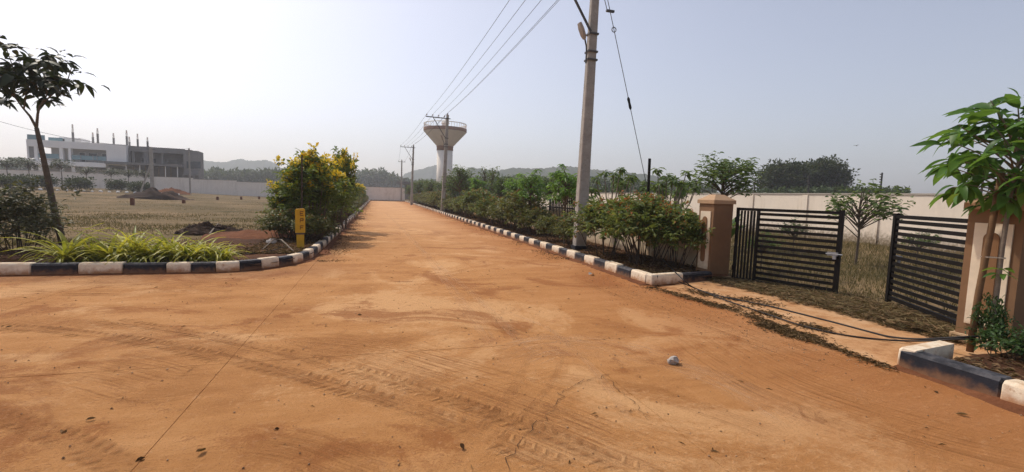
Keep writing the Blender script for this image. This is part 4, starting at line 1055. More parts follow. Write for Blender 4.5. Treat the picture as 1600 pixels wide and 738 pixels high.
spots = [(-25, 60), (10, 68), (-10, 95), (15, 100), (40, 92), (-20, 120), (5, 118), (25, 112), (48, 100), (60, 108), (70, 98), (85, 95), (100, 92), (118, 96), (112, 108), (128, 125), (-5, 138), (12, 140), (30, 130), (45, 125), (55, 135), (68, 128), (80, 120), (92, 130), (60, 148), (35, 120), (105, 140), (20, 125), (75, 112), (-30, 105), (-15, 150), (50, 115)]
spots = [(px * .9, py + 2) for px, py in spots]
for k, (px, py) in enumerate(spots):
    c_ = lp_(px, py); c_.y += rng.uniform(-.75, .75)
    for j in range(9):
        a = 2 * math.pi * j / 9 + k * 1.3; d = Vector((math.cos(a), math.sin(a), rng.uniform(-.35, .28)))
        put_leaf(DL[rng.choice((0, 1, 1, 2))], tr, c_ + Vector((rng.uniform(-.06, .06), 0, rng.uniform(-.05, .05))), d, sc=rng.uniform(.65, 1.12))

PI_, DI_ = [], []
for k, (px, py) in enumerate(spots):
    for j in range(6):
        c_ = lp_(px + rng.gauss(0, 9), py + rng.gauss(0, 6)); c_.y += rng.uniform(-.7, .7); PI_.append(c_); a = rng.uniform(0, 6.28); DI_.append((math.cos(a), math.sin(a), rng.uniform(-.4, .3)))
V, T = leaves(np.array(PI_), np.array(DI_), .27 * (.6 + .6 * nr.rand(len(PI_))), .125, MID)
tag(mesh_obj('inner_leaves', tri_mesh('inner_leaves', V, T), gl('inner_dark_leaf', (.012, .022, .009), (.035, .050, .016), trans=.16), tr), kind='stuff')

# --- striped spider plants along the left kerb
BLADES = []
for k in range(7):
    L = (.50, .60, .68, .56, .72, .46, .62)[k]; cv = (.8, 1.25, 1.6, 2.0, 1.05, 2.4, 1.8)[k]; mb_ = MB(); x = z = 0; a0 = RAD(80) - cv * .25
    n = 7
    for i in range(n + 1):
        t_ = i / n; w_ = .046 * (1 - t_ ** 2.2) + .002; mb_.v += [(x, -w_ / 2, z + .006), (x, 0, z), (x, w_ / 2, z + .006)]
        ang = a0 - cv * t_ * 1.25; x += math.cos(ang) * L / n; z += math.sin(ang) * L / n
    for i in range(n): b_ = i * 3; mb_.f += [(b_, b_ + 3, b_ + 4, b_ + 1), (b_ + 1, b_ + 4, b_ + 5, b_ + 2)]
    me = mb_.mesh('blade', True); me.materials.append(L_SPID); BLADES.append(me)
sp_lab = ['leftmost arching green and yellow striped plant behind the kerb', 'second striped plant from the left in the kerbside row', 'third striped plant from the left in the kerbside row', 'fourth striped plant from the left in the kerbside row',
          'middle striped plant of the kerbside row', 'fourth striped plant from the right in the kerbside row', 'third striped plant from the right in the kerbside row', 'second striped plant from the right in the kerbside row', 'rightmost striped plant of the row beside bare red soil']
for k, px in enumerate((98, 140, 172, 205, 232, 262, 290, 318, 342)):
    y_ = 10.45 + (k % 2) * .22; sc0 = (1.0, .82, 1.0, 1.05, .95, 1.05, .95, .85, .72)[k] * 1.3
    t_ = thing('spider_plant', sp_lab[k], 'plant', (gx(px, y_), y_, .1), 0, 'striped plants in the kerbside row')
    for j in range(84):
        o = bpy.data.objects.new('blade', BLADES[rng.randrange(7)]); C.objects.link(o); o.parent = t_
        o.location = (rng.gauss(0, .05), rng.gauss(0, .05), 0); o.rotation_euler = (rng.gauss(0, .1), rng.gauss(0, .15), j * 2.399 + rng.uniform(-.3, .3)); s_ = sc0 * rng.uniform(.75, 1.15); o.scale = (s_, s_, s_)

# --- saplings behind the right hedge (long drooping leaves)
def drooper(name, label, h, R, ncl, per, L, W, lm, bark, trunk_r, group=None, droop=.55, spread=.05, tmpl=MID, zlo=.45):
    t_ = thing(name, label, 'tree', (0, 0, 0), 0, group)
    cl = clumps(ncl, R, (0, 0, h - R[2]), lo=.35, zmin=-.85, jit=.10)
    n = len(cl) * per; P = np.repeat(cl, per, 0) + np.clip(nr.normal(0, 1, (n, 3)), -1.3, 1.3) * spread; a = nr.rand(n) * 6.283
    D = np.stack([np.cos(a), np.sin(a), nr.uniform(-.2, .5, n) - droop], 1) + .4 * norm(P - np.array([0, 0, h - R[2] * 1.6])) * np.array([1, 1, .5])
    V, T = leaves(P, D, L * (.7 + .5 * nr.rand(n)), W * (.75 + .4 * nr.rand(n)), tmpl)
    mesh_obj('crown', tri_mesh('crown', V, T), lm, t_)
    mb_ = MB(); mb_.tube([(0, 0, -.1), (.03, 0, h * .35), (-.02, .02, h * .65), (0, 0, h * .9)], [trunk_r, trunk_r * .8, trunk_r * .6, trunk_r * .25], 7)
    for c_ in cl:
        z0 = max(h * zlo, c_[2] - .5 * R[2] - .1); s_ = Vector((0, 0, min(z0, h * .85))); mb_.tube([s_, s_.lerp(Vector(c_), .55) + Vector((0, 0, .05)), c_], [trunk_r * .45, trunk_r * .35, trunk_r * .18], 5)
    mb_.build('trunk', bark, t_)
    return t_
sgp = 'long leaved saplings behind the right hedge'
sA = drooper('mango_sapling', 'bright long leaved sapling directly left of the nearby utility pole', 2.55, (.55, .55, .62), 44, 12, .24, .055, L_MANGO, BARK, .035, sgp)
sA.location = (gx(884, 13.6), 13.6, .05)
copy_thing(sA, (gx(829, 17.5), 17.5, .05), 2.0, (1.0, 1.0, 1.02), 'bright long leaved sapling left of the black picket gate')
copy_thing(sA, (gx(806, 20.5), 20.5, .05), 3.6, 1.0, 'darker long leaved sapling just left of its brighter neighbour')
copy_thing(sA, (gx(905, 17.5), 17.5, .05), 1.0, .9, 'long leaved sapling mostly behind the nearby utility pole')
copy_thing(sA, (gx(745, 33), 33, .05), 1.0, 1.15, 'long leaved sapling right of the tower pole in the far hedge')
sB = drooper('thin_sapling', 'thin dark sapling with sparse twigs above the far hedge', 3.9, (.55, .55, 1.0), 30, 7, .20, .06, L_TREE, BARK, .04, None, spread=.08, zlo=.3)
sB.location = (gx(757, 33.5), 33.5, .05)
copy_thing(sB, (gx(769, 31), 31, .05), 2.2, (1, 1, .98), 'thin dark sapling with a tufted top right of its sparse twin')
tA = drooper('leafy_tree', 'rounded green tree just right of the tower pole behind the hedge', 4.1, (1.35, 1.35, 1.25), 70, 26, .22, .08, L_TREE, BARK, .06, 'small green trees behind the far hedge', droop=.2, spread=.17)
tA.location = (gx(718, 38), 38, 0)
for px, Y_, s_, lb in ((704, 47, .9, 'small green tree hiding the foot of the water tower'), (738, 44, .8, 'small green tree in the gap behind the tower pole tree'), (672, 60, .85, 'small green tree left of the tower pole behind the hedge'), (655, 72, .9, 'small green tree near the slim pole at the far hedge end'),
                      (785, 30, .75, 'small green tree behind the far hedge right of the thin saplings'), (640, 82, .75, 'small green tree at the very end of the right hedge'), (860, 27, .75, 'small pale green tree behind the black picket gate'), (690, 54, .8, 'small green tree directly behind the tower pole'), (664, 76, 1.0, 'small green tree in front of the open shed'), (648, 84, .9, 'small green tree beside the boundary wall end')):
    copy_thing(tA, (gx(px, Y_), Y_, 0), rng.uniform(0, 6), s_, lb)
# plumeria like trees with bunched drooping leaves at the branch ends
def plumeria(label, h, w_, nb, lab_seed):
    t_ = thing('bunch_leaved_tree', label, 'tree', (0, 0, 0), 0, 'bunch leaved trees behind the near hedge'); r = random.Random(lab_seed)
    mb_ = MB(); mb_.tube([(0, 0, -.1), (.02, 0, h * .3), (0, .02, h * .5)], [.05, .045, .035], 7); tips = []
    for k in range(nb):
        a = k * 2.399; tip = Vector((w_ * math.cos(a) * r.uniform(.35, 1), w_ * math.sin(a) * r.uniform(.35, 1), h * r.uniform(.72, 1.0)))
        s_ = Vector((0, 0, h * r.uniform(.3, .5))); mb_.tube([s_, s_.lerp(tip, .5) + Vector((tip.x * .15, tip.y * .15, -.05)), tip], [.028, .02, .012], 5); tips.append(tip)
    mb_.build('trunk', PALEBARK, t_)
    P, D = [], []
    for tip in tips:
        for j in range(17):
            a = j * 2.399; P.append(tip + Vector((0, 0, r.uniform(-.10, .05)))); D.append((math.cos(a), math.sin(a), r.uniform(-.9, .35)))
    V, T = leaves(np.array(P), np.array(D), .25 * (.7 + .5 * nr.rand(len(P))), .085, MID); mesh_obj('crown', tri_mesh('crown', V, T), L_TREE, t_)
    return t_
pA = plumeria('branching bunch leaved tree right of the nearby utility pole', 2.55, .85, 11, 3); pA.location = (gx(955, 13.2), 13.2, 0)
pB = plumeria('darker bunch leaved tree right of the tall black post', 2.55, .75, 13, 8); pB.location = (gx(1042, 12.4), 12.4, 0)
copy_thing(pA, (gx(985, 16.2), 16.2, 0), 2.2, .98, 'fainter bunch leaved tree between the utility pole and the black post')
copy_thing(pB, (gx(1062, 14.0), 14.0, 0), 1.0, .95, 'bunch leaved tree behind the fan leaved palm')
# fan leaved palm behind the pillar
t_ = thing('fan_palm', 'bright green palm like plant with upright fronds left of the gate pillar', 'palm', (7.75, 9.15, 0))
FR = []
for k in range(3):
    mb_ = MB(); n = 8; L = (1.35, 1.15, 1.0)[k]; x = z = 0; ang = RAD(82); cv = (.5, .85, 1.2)[k]
    for i in range(n + 1):
        tt = i / n; w_ = .26 * math.sin(math.pi * min(1, .12 + tt * .86)) ** .7 if i < n else .01
        if tt < .25: w_ = .03 + w_ * tt * 2
        mb_.v += [(x, -w_ / 2, z + .06 * w_), (x, 0, z), (x, w_ / 2, z + .06 * w_)]; a = ang - cv * tt; x += math.cos(a) * L / n; z += math.sin(a) * L / n
    for i in range(n): b_ = i * 3; mb_.f += [(b_, b_ + 3, b_ + 4, b_ + 1), (b_ + 1, b_ + 4, b_ + 5, b_ + 2)]
    me = mb_.mesh('frond', True); me.materials.append(L_PALM); FR.append(me)
for j in range(15):
    o = bpy.data.objects.new('frond', FR[j % 3]); C.objects.link(o); o.parent = t_; o.location = (rng.gauss(0, .08), rng.gauss(0, .08), .25 + .03 * (j % 4)); o.rotation_euler = (rng.gauss(0, .1), 0, j * 2.399); s_ = rng.uniform(.85, 1.15); o.scale = (s_,) * 3
mb_ = MB(); mb_.tube([(0, 0, -.05), (0, 0, .5)], [.10, .06], 8); mb_.build('stem', PALEBARK, t_)
# trees inside the yard
yt = drooper('leafy_tree', 'spreading dark leaved tree behind the gate pillar and cream wall edge', 3.3, (1.25, 1.25, .72), 62, 24, .20, .075, L_TREE, BARK, .05, None, droop=.2, spread=.15)
yt.location = (gx(1128, 14.0), 14.0, 0)
mb_ = None
y2 = drooper('sparse_tree', 'sparse dark leaved small tree standing between the two gate leaves', 2.35, (1.15, .9, .75), 40, 15, .18, .08, L_TREE, BARK, .035, None, droop=.15, spread=.12, zlo=.2)
y2.location = (gx(1345, 9.4), 9.4, 0)
for px, Y_, s_, lb in ((1196, 8.8, .42, 'little twiggy shrub seen through the left gate leaf'), (1245, 12, .5, 'small shrub behind the left gate leaf near the cream wall'), (1440, 9.0, .45, 'small shrub seen through the right gate leaf')):
    copy_thing(y2, (gx(px, Y_), Y_, 0), rng.uniform(0, 6), s_, lb)
# big far trees on the right
def bigtree(name, label, loc, h, R, lm, ncl=150, per=60, L=.5, W=.32, r=.35, group=None, spread=.55):
    t_ = thing(name, label, 'tree', loc, 0, group)
    cl = clumps(ncl, R, (0, 0, h - R[2]), lo=.45, zmin=-.75, jit=.06); V, T = crown(cl, per, spread, L, W, upb=.2)
    mesh_obj('crown', tri_mesh('crown', V, T), lm, t_)
    mb_ = MB(); mb_.tube([(0, 0, -.3), (.1, 0, h * .25), (0, .1, h * .5)], [r, r * .8, r * .6], 8)
    for c_ in cl[:16]:
        s_ = Vector((0, 0, h * .3)); mb_.tube([s_, s_.lerp(Vector(c_), .5) + Vector((0, 0, .3)), c_], [r * .4, r * .25, r * .1], 5)
    mb_.build('trunk', BARK, t_); return t_
Z0 = 75; q = atz(1222, 320, Z0); bigtree('big_tree', 'left half of the big dark tree clump beyond the cream wall', (q.x, q.y, 0), 8.3, (3.3, 3.3, 2.7), L_FAR, 130)
q = atz(1283, 320, Z0 + 2); bigtree('big_tree', 'taller right tree of the big dark clump beyond the cream wall', (q.x, q.y, 0), 8.9, (3.9, 3.6, 3.1), L_FAR, 150)
q = atz(1252, 320, Z0 + 5); bigtree('big_tree', 'middle tree filling the big dark clump beyond the cream wall', (q.x, q.y, 0), 7.9, (3.6, 3.4, 2.8), L_FAR, 130)
# green scrub line behind the cream wall
def woods(name, pix, depth, rows, dens, lm, leaf, label=None, back=10, seed=1):
    """a far belt of scrub read as one mass: pix = skyline pixels (px, py)"""
    Pn = []
    for i in range(len(pix) - 1):
        (ax, ay), (bx2, by2) = pix[i], pix[i + 1]; n = int(dens * abs(bx2 - ax))
        for _ in range(n):
            k = nr.rand(); px = ax + (bx2 - ax) * k; py = ay + (by2 - ay) * k
            dz_ = depth + back * nr.rand(); top = atz(px, py, depth); hgt = max(.6, top.z + (mnoise.noise(Vector((px * .18, seed, 0))) + .6 * mnoise.noise(Vector((px * .6, seed, 3)))) * .10 * (top.z + 1))
            b_ = atz(px, py, dz_); v = nr.rand() ** .7
            Pn.append((b_.x, b_.y, hgt * v * (1 - .25 * nr.rand() * (dz_ - depth) / back)))
    Pn = np.array(Pn); D = nr.normal(0, 1, Pn.shape) + [0, 0, .5]
    V, T = leaves(Pn, D, leaf * (.6 + .8 * nr.rand(len(Pn))), leaf * .6)
    return tag(mesh_obj(name, tri_mesh(name, V, T), lm), kind='stuff')
woods('scrub_belt', [(1150, 300), (1200, 297), (1260, 294), (1330, 293), (1420, 296)], 62, 1, 60, L_FARG, .55, seed=2)
woods('far_woods', [(290, 276), (322, 268), (338, 262), (345, 268), (370, 266), (400, 267), (420, 264), (445, 266), (480, 272), (560, 276)], 190, 1, 55, L_FARG, 1.5, back=30, seed=3)
woods('far_woods', [(-10, 262), (20, 246), (45, 250), (100, 262), (150, 270)], 150, 1, 40, L_FARG, 1.3, back=20, seed=4)
woods('far_woods', [(555, 268), (575, 266), (598, 265), (612, 272), (632, 280), (660, 286)], 260, 1, 70, L_FARG, 1.8, back=40, seed=5)
woods('far_woods', [(655, 286), (700, 281), (730, 275), (760, 280), (800, 276), (850, 278), (900, 276), (950, 279), (1000, 284), (1060, 286), (1120, 292)], 130, 1, 45, L_FARG, 1.2, back=30, seed=6)
woods('scrub_belt', [(700, 295), (760, 291), (820, 292), (900, 294), (1000, 297), (1080, 300)], 66, 1, 45, L_FARG, .7, back=14, seed=7)

# far saplings and shrubs along the left boundary wall
fs = drooper('wall_sapling', '', 3.4, (1.1, 1.1, .6), 30, 13, .30, .12, L_FAR, BARK, .06, 'saplings along the far field wall', droop=.1, spread=.22)
fl = ['bushy headed sapling in front of the white building, leftmost of the wall row', 'round headed sapling under the building balcony', 'slim pale sapling right of the round headed one', 'slim sapling below the grey wing in the wall row', 'flat headed sapling left of the soil pile', 'flat headed sapling right behind the soil pile', 'sapling with spread crown at the far left of the field']
for k, (px, Y_, s_) in enumerate(((46, 78, 1.15), (97, 82, 1.2), (136, 84, .95), (174, 85, .95), (201, 86, .95), (226, 86, .95), (12, 76, 1.1))):
    x = gx(px, Y_); l_ = (x, Y_, gz(x, Y_))
    if k == 0: fs.location = l_; fs['label'] = fl[0]; fs.scale = (s_,) * 3
    else: copy_thing(fs, l_, k * 1.1, s_, fl[k])
fb = shrub_proto((1.3, 1.1, .8), .3, 60, 30, .25, .28, .15, L_FAR, TWIG, 8, .03, name='field_shrub', label='', cat='shrub', group='dark shrubs along the far field wall')
for k, (px, Y_, s_, lb) in enumerate(((185, 78, .85, 'wide dark shrub on pale stems in front of the far field wall'), (218, 76, .8, 'rounded dark shrub left of the dark soil pile'), (122, 74, .9, 'pale ragged shrub left of the wide dark shrub'), (30, 70, .85, 'long dark shrub at the far left of the field'), (5, 66, .85, 'dark shrub behind the dull bush at the left edge'), (65, 74, .9, 'dark shrub behind the slender tree trunk'))):
    x = gx(px, Y_); l_ = (x, Y_, gz(x, Y_))
    if k == 0: fb.location = l_; fb['label'] = lb; fb.scale = (s_,) * 3
    else: copy_thing(fb, l_, k * 1.3, (s_ * 1.2, s_ * 1.2, s_), lb)
mb_ = MB(); mb_.blob((0, 0, .12), (.32, .28, .22), 8, 5, 3); me = mb_.mesh('white_stone'); me.materials.append(WHITESTONE)
for k in range(22):
    px = -5 + k * 13.5; Y_ = 68 + k * .4; x = gx(px, Y_); o = bpy.data.objects.new('white_stone', me); C.objects.link(o); o.location = (x, Y_, gz(x, Y_)); o.rotation_euler = (0, 0, k); o.scale = (rng.uniform(.5, .8),) * 3
    tag(o, 'whitewashed stone in the row edging the far planting strip', 'stone', 'whitewashed stones in the far field')

# poles in the field
def fpole(label, px, pytop, Y_, r, strut):
    x = gx(px, Y_); z = gz(x, Y_); top = aty(px, pytop, Y_).z - z
    t_ = thing('field_pole', label, 'utility pole', (x, Y_, z)); mb_ = MB(); mb_.bar((0, 0, -.2), (0, 0, top), r * 2, r * 2); mb_.build('shaft', CONC, t_)
    mb_ = MB(); mb_.bar((-.5, -.1, top - .3), (.5, -.1, top - .3), .07, .07); mb_.build('crossarm', STEEL, t_)
    if strut: mb_ = MB(); mb_.bar((-1.5, 0, -.1), (-.16, 0, top * .62), .16, .16); mb_.build('strut', CONC, t_)
    return Vector((x, Y_, z + top))
tp1 = fpole('pale concrete pole with a slanted strut behind the dark soil pile', 238, 230, 74, .17, True)
tp2 = fpole('thin dark pole in front of the grey end block of the building', 297, 232, 82, .09, False)
wire('faint wire crossing left of the field pole above the white building', tp1, aty(-40, 178, 70), .8, .02)
wire('faint wire between the two field poles in front of the grey wing', tp1, tp2, .3, .016)
for k, (px, py, h_, lb) in enumerate(((207, 321, .55, 'dark brown marker stone nearest in the dry field'), (287, 318, .34, 'small brown marker stone right of the soil pile'), (340, 313, .42, 'brown marker stone left in the group near the far wall'), (377, 312, .40, 'brown marker stone second in the group near the far wall'), (405, 311.5, .40, 'brown marker stone nearest the yellow bushes by the far wall'))):
    q = at(px, py); mb_ = MB(); mb_.prism([(-.12, -.1), (.12, -.1), (.11, h_ - .04), (.07, h_), (-.07, h_), (-.11, h_ - .04)], -.1, .1); o = mb_.build('marker_stone', RUSTP); o.location = q; tag(o, lb, 'marker', 'brown marker stones in the field')

# ================================================================== SMALL THINGS
# yellow marker post with stacked lettering
q = at(469.5, 388, .12)
t_ = thing('marker_post', 'yellow marker post with dark red stacked letters near the left kerb corner', 'marker post', (q.x, q.y, .1), RAD(8))
mb_ = MB(); mb_.prism([(-.115, .42), (.115, .42), (.115, 1.0), (.08, 1.03), (-.10, 1.015), (-.115, .99)], -.075, .075); mb_.build('upper_block', YELLOW, t_)
mb_ = MB(); mb_.prism([(-.085, -.1), (.085, -.1), (.09, .418), (-.09, .418)], -.06, .06); mb_.build('lower_block', YELLOW, t_)
mb_ = MB(); mb_.box((0, 0, .40), (.20, .14, .05)); mb_.build('worn_joint', BARK, t_)
G = {'E': [(0, 0, 0, 4), (0, 4, 3, 4), (0, 2, 2.4, 2), (0, 0, 3, 0)], 'P': [(0, 0, 0, 4), (0, 4, 3, 4), (3, 4, 3, 2), (3, 2, 0, 2)], 'F': [(0, 0, 0, 4), (0, 4, 3, 4), (0, 2, 2.4, 2)]}
for ch, z in zip('EPF', (.86, .68, .50)):
    mb_ = MB()
    for k_, (x0, z0, x1, z1) in enumerate(G[ch]): mb_.bar((.00 + x0 * .022 + (.001 * k_), -.077 - .0007 * k_, z + z0 * .024), (.00 + x1 * .022 + (.009 if z0 == z1 else 0), -.077 - .0007 * k_, z + z1 * .024), .008 if False else .012, .016)
    mb_.build('letter', INKM, t_)
# grey stone on the road
q = at(1052, 569, 0); mb_ = MB(); mb_.blob((0, 0, .03), (.062, .045, .045), 9, 6, 6, .7, .6); o = mb_.build('loose_stone', ROCK); o.location = (q.x, q.y, .0); tag(o, 'pale grey loose stone lying on the road before the gate', 'stone')
q = at(378, 386, .13) if False else at(424, 381, .14); mb_ = MB(); mb_.blob((0, 0, .06), (.13, .10, .10), 9, 6, 2, .4); o = mb_.build('loose_stone', ROCK); o.location = (q.x, q.y, .12); tag(o, 'pale round stone lying in the soil left of the yellow marker post', 'stone')
q = at(1022 + 45, 410, .13); mb_ = MB(); mb_.blob((0, 0, .08), (.22, .16, .15), 9, 6, 12, .5); o = mb_.build('loose_stone', ROCK); o.location = (q.x + .2, q.y + .2, .12); tag(o, 'grey stone under the hedge beside the gate pillar', 'stone')
q = at(920, 431, 0); me = leafmesh('scrap', .16, .11, .3, .3, ROCK, 4); o = bpy.data.objects.new('paper_scrap', me); C.objects.link(o); o.location = (q.x, q.y, .02); o.rotation_euler = (.2, -.2, .4); tag(o, 'pale paper scrap on the road near the right kerb', 'litter')
# branch lying in the left bed
t_ = thing('fallen_branch', 'bare forked grey branch lying in the soil left of the yellow post', 'branch', at(440, 383, .14))
mb_ = MB(); b_ = at(440, 383, .14)
mb_.tube([at(410, 390, .15) - b_, at(428, 374, .3) - b_, at(440, 375, .32) - b_, at(459, 393, .15) - b_], [.012, .018, .02, .012], 6); mb_.build('limb', PALEBARK, t_)
mb_ = MB(); mb_.tube([at(360, 394, .15) - b_, at(390, 397, .15) - b_, at(425, 392, .17) - b_, at(446, 385, .2) - b_], [.010, .012, .012, .008], 5); mb_.build('twig', TWIG, t_)
# pale stick in the mound
mb_ = MB(); a, b_ = at(327, 366, .15), aty(341, 349, at(335, 362).y + .3); mb_.tube([a, b_], [.025, .018], 6); o = mb_.build('pale_stick', PALEBARK); tag(o, 'pale stick leaning out of the dark soil mound', 'stick')
# black cables across the entrance
def cable(label, pix, r, z0=.02):
    pts = [at(px, py, zz_) for px, py, zz_ in pix]; q_ = []; P_ = [pts[0] * 2 - pts[1]] + pts + [pts[-1] * 2 - pts[-2]]
    for i in range(1, len(P_) - 2):
        for k in range(6):
            s_ = k / 6; a, b_, c_, d_ = P_[i - 1], P_[i], P_[i + 1], P_[i + 2]; q_.append(.5 * ((2 * b_) + (c_ - a) * s_ + (2 * a - 5 * b_ + 4 * c_ - d_) * s_ ** 2 + (3 * b_ - a - 3 * c_ + d_) * s_ ** 3))
    q_.append(pts[-1]); mb_ = MB(); mb_.tube(q_, r, 6); return tag(mb_.build('cable', CABLEM, smooth=True), label, 'cable')
cable('upper black cable lying across the gate entrance', [(1035, 405, .16), (1062, 432, .22), (1085, 450, .05), (1130, 464, .035), (1200, 478, .03), (1300, 503, .03), (1360, 519, .03), (1395, 527, .04), (1440, 530, .10), (1500, 527, .22), (1530, 526, .25)], .011)
cable('lower black cable curving across the gate entrance', [(1060, 440, .15), (1090, 452, .04), (1130, 468, .03), (1190, 488, .03), (1250, 508, .025), (1310, 522, .025), (1370, 530, .03), (1430, 533, .07), (1500, 530, .2), (1528, 530, .22)], .010)
# bird
q = atz(1338, 228, 60); t_ = thing('bird', 'tiny bird flying above the cream wall', 'bird', q)
mb_ = MB(); mb_.tube([(-.14, 0, 0), (-.06, 0, .02), (.05, 0, .02), (.12, 0, 0), (.2, 0, -.01)], [.01, .045, .05, .03, .015], 6); mb_.build('body', STEEL, t_)
for s_ in (-1, 1):
    mb_ = MB(); mb_.v += [(-.05, 0, .03), (.07, 0, .03), (.05, s_ * .22, .10), (-.05, s_ * .22, .105), (.02, s_ * .42, .04), (-.05, 0, .02), (.07, 0, .02), (.05, s_ * .22, .09), (-.05, s_ * .22, .095), (.02, s_ * .42, .035)]
    mb_.f += [(0, 1, 2, 3), (3, 2, 4), (5, 8, 7, 6), (8, 9, 7), (1, 6, 7, 2), (2, 7, 9, 4), (0, 3, 8, 5), (3, 4, 9, 8)]; mb_.build('wing', STEEL, t_)
# fallen leaves that can be told apart
FLM = [leafmesh('dry_leaf', .11, .055, d_, .5, DEADLEAF, 4) for d_ in (.3, -.3)]
for k, (px, py, s_, lb) in enumerate(((1459, 612, .9, 'curled dark dry leaf on the road by the near kerb'), (1493, 648, 1.1, 'pale curled dry leaf nearest the near kerb'), (227, 716, 1.0, 'dark fallen leaf at the bottom edge beside the slab joint'), (322, 704, 1.1, 'dark fallen leaf right of the slab joint at the bottom'), (95, 678, 1.0, 'dark fallen leaf at the bottom left'), (150, 655, .8, 'small dark twisted leaf left of the slab joint'),
                             (428, 672, .7, 'small curled leaf right of the slab joint'), (775, 502, .6, 'small dark leaf in the middle of the road'), (355, 443, .9, 'dark leaf on the road before the left kerb'), (8, 513, .9, 'dark leaf on the road at the left edge'), (1233, 493, 1.3, 'dark leaf beside the lower cable'), (725, 705, .9, 'dark lump of leaf at the bottom centre'), (565, 492, 1.2, 'dry curled leaf on the middle left of the road'))):
    q = at(px, py, 0); o = bpy.data.objects.new('fallen_leaf', FLM[k % 2]); C.objects.link(o); o.location = (q.x, q.y, .004 if k % 2 == 0 else .008); o.rotation_euler = (rng.uniform(-.3, .3), rng.uniform(-.2, .2), rng.uniform(0, 6)); o.scale = (s_ * .55,) * 3; tag(o, lb, 'leaf')

# ------------------------------------------------------------------ stuff: grass, litter
def scatter_blades(name, pts, L, W, lm, flat=False, up=1.0, tm=BLADE):
    P = np.array(pts); n = len(P); a = nr.rand(n) * 6.283; r = .9 if flat else .45
    D = np.stack([np.cos(a) * r, np.sin(a) * r, (nr.rand(n) * .25 if flat else up * (.6 + nr.rand(n)))], 1)
    V, T = leaves(P, D, L * (.5 + nr.rand(n)), W * (.6 + .8 * nr.rand(n)), tm)
    return tag(mesh_obj(name, tri_mesh(name, V, T), lm), kind='stuff')
pts = []
while len(pts) < 17000:
    y_ = 15 + 60 * nr.rand() ** 1.7; x = -3.3 - 42 * nr.rand() * (y_ / 60) ** .6 - 4 * nr.rand()
    if mnoise.noise(Vector((x * .22, y_ * .35, 5))) > .05 + .3 * (nr.rand() - .5): pts.append((x, y_, gz(x, y_) + .0))
scatter_blades('dry_grass', pts, .085, .022, DRYG)
pts = []
while len(pts) < 16000:
    y_ = 14.5 + 16 * nr.rand() ** 1.4; x = -3.3 - 16 * nr.rand()
    if mnoise.noise(Vector((x * .3, y_ * .4, 15))) > .0 + .3 * (nr.rand() - .5): pts.append((x, y_, gz(x, y_)))
scatter_blades('green_field_grass', pts, .075, .02, OLIVEG)
pts = []
while len(pts) < 42000:
    x = 7.3 + 12.8 * nr.rand(); y_ = 1 + 24 * nr.rand()
    if mnoise.noise(Vector((x * .5, y_ * .5, 25))) > -.25 + .4 * (nr.rand() - .5): pts.append((x, y_, .0))
scatter_blades('yard_grass', pts, .13, .014, OLIVEG)
pts = [(7.3 + 12.8 * nr.rand(), 1 + 24 * nr.rand(), 0) for _ in range(16000)]
scatter_blades('yard_dry_grass', pts, .15, .014, DRYG)
# strip of cut grass and clippings along the gate
pts = []
for _ in range(15000):
    k = nr.rand(); x = 6.88 + .36 * nr.normal() + .30 * math.sin(k * 3.1) ; y_ = 3.6 + 4.1 * k
    if x > 6.35 - .15 * mnoise.noise(Vector((y_ * 2, 0, 0))) + .2 * (1 - k): pts.append((x, y_, .03 + .09 * nr.rand() * nr.rand() * (1.4 - k)))
scatter_blades('cut_grass', pts, .15, .012, DRYG, flat=True)
pts2 = [(p_[0] + .05 * nr.normal(), p_[1], p_[2] + .002) for p_ in pts[:9000]]
scatter_blades('grass_clippings', pts2 * 2, .11, .018, LITTER, flat=True)
# dead leaf litter in streaks before the entrance and along both kerbs
pts = []
def streak(pix, n, wd, clump=1.0):
    q_ = [at(px, py, .0) for px, py in pix]
    for _ in range(n):
        k = nr.rand() * (len(q_) - 1); i = int(k); p_ = q_[i].lerp(q_[i + 1], k - i)
        if mnoise.noise(Vector((p_.x * 3, p_.y * 3, 7))) < .25 - .7 * clump * nr.rand(): continue
        pts.append((p_.x + nr.normal() * wd, p_.y + nr.normal() * wd, .006 + .03 * nr.rand() * nr.rand()))
streak([(1015, 450), (1060, 462), (1110, 476), (1165, 490), (1205, 510), (1265, 530)], 2600, .075)
streak([(1195, 508), (1230, 520), (1270, 533)], 1700, .085)
streak([(1080, 455), (1130, 468), (1180, 470), (1210, 480)], 2000, .10)
streak([(1190, 488), (1240, 505), (1290, 518)], 1300, .085)
streak([(1270, 533), (1330, 555), (1395, 580)], 600, .04)
streak([(1150, 480), (1200, 478)], 300, .09)
for y0_, y1__ in ((11, 60),):
    for _ in range(2600):
        y_ = y0_ + (y1__ - y0_) * nr.rand() ** 1.6; e = abs(nr.normal()) * .32
        if mnoise.noise(Vector((y_ * .9, 4, 0))) > -.05: pts.append((-1.28 + e, y_, .006 + .02 * nr.rand()))
        if mnoise.noise(Vector((y_ * .7, 9, 0))) > .0: pts.append((4.85 - e * .9, y_, .006 + .02 * nr.rand()))

scatter_blades('leaf_litter', pts, .055, .012, LITTER, flat=True, tm=SMALL)
pts = []
for _ in range(9000):
    y_ = 8 + 60 * nr.rand() ** 2; pts.append((5.15 + 1.7 * nr.rand(), y_, .13 + .03 * nr.rand()))
for _ in range(7000):
    y_ = 11.5 + 50 * nr.rand() ** 2; pts.append((-1.6 - 1.5 * nr.rand(), y_, .13 + .03 * nr.rand()))
for _ in range(3500): pts.append((-12 + 9 * nr.rand(), 10.1 + 3.5 * nr.rand(), .13 + .03 * nr.rand()))
for _ in range(1500): pts.append((5.25 + 1.3 * nr.rand(), 3.0 - 4 * nr.rand(), .13 + .02 * nr.rand()))
scatter_blades('bed_litter', pts, .075, .03, LITTER, flat=True, tm=SMALL)
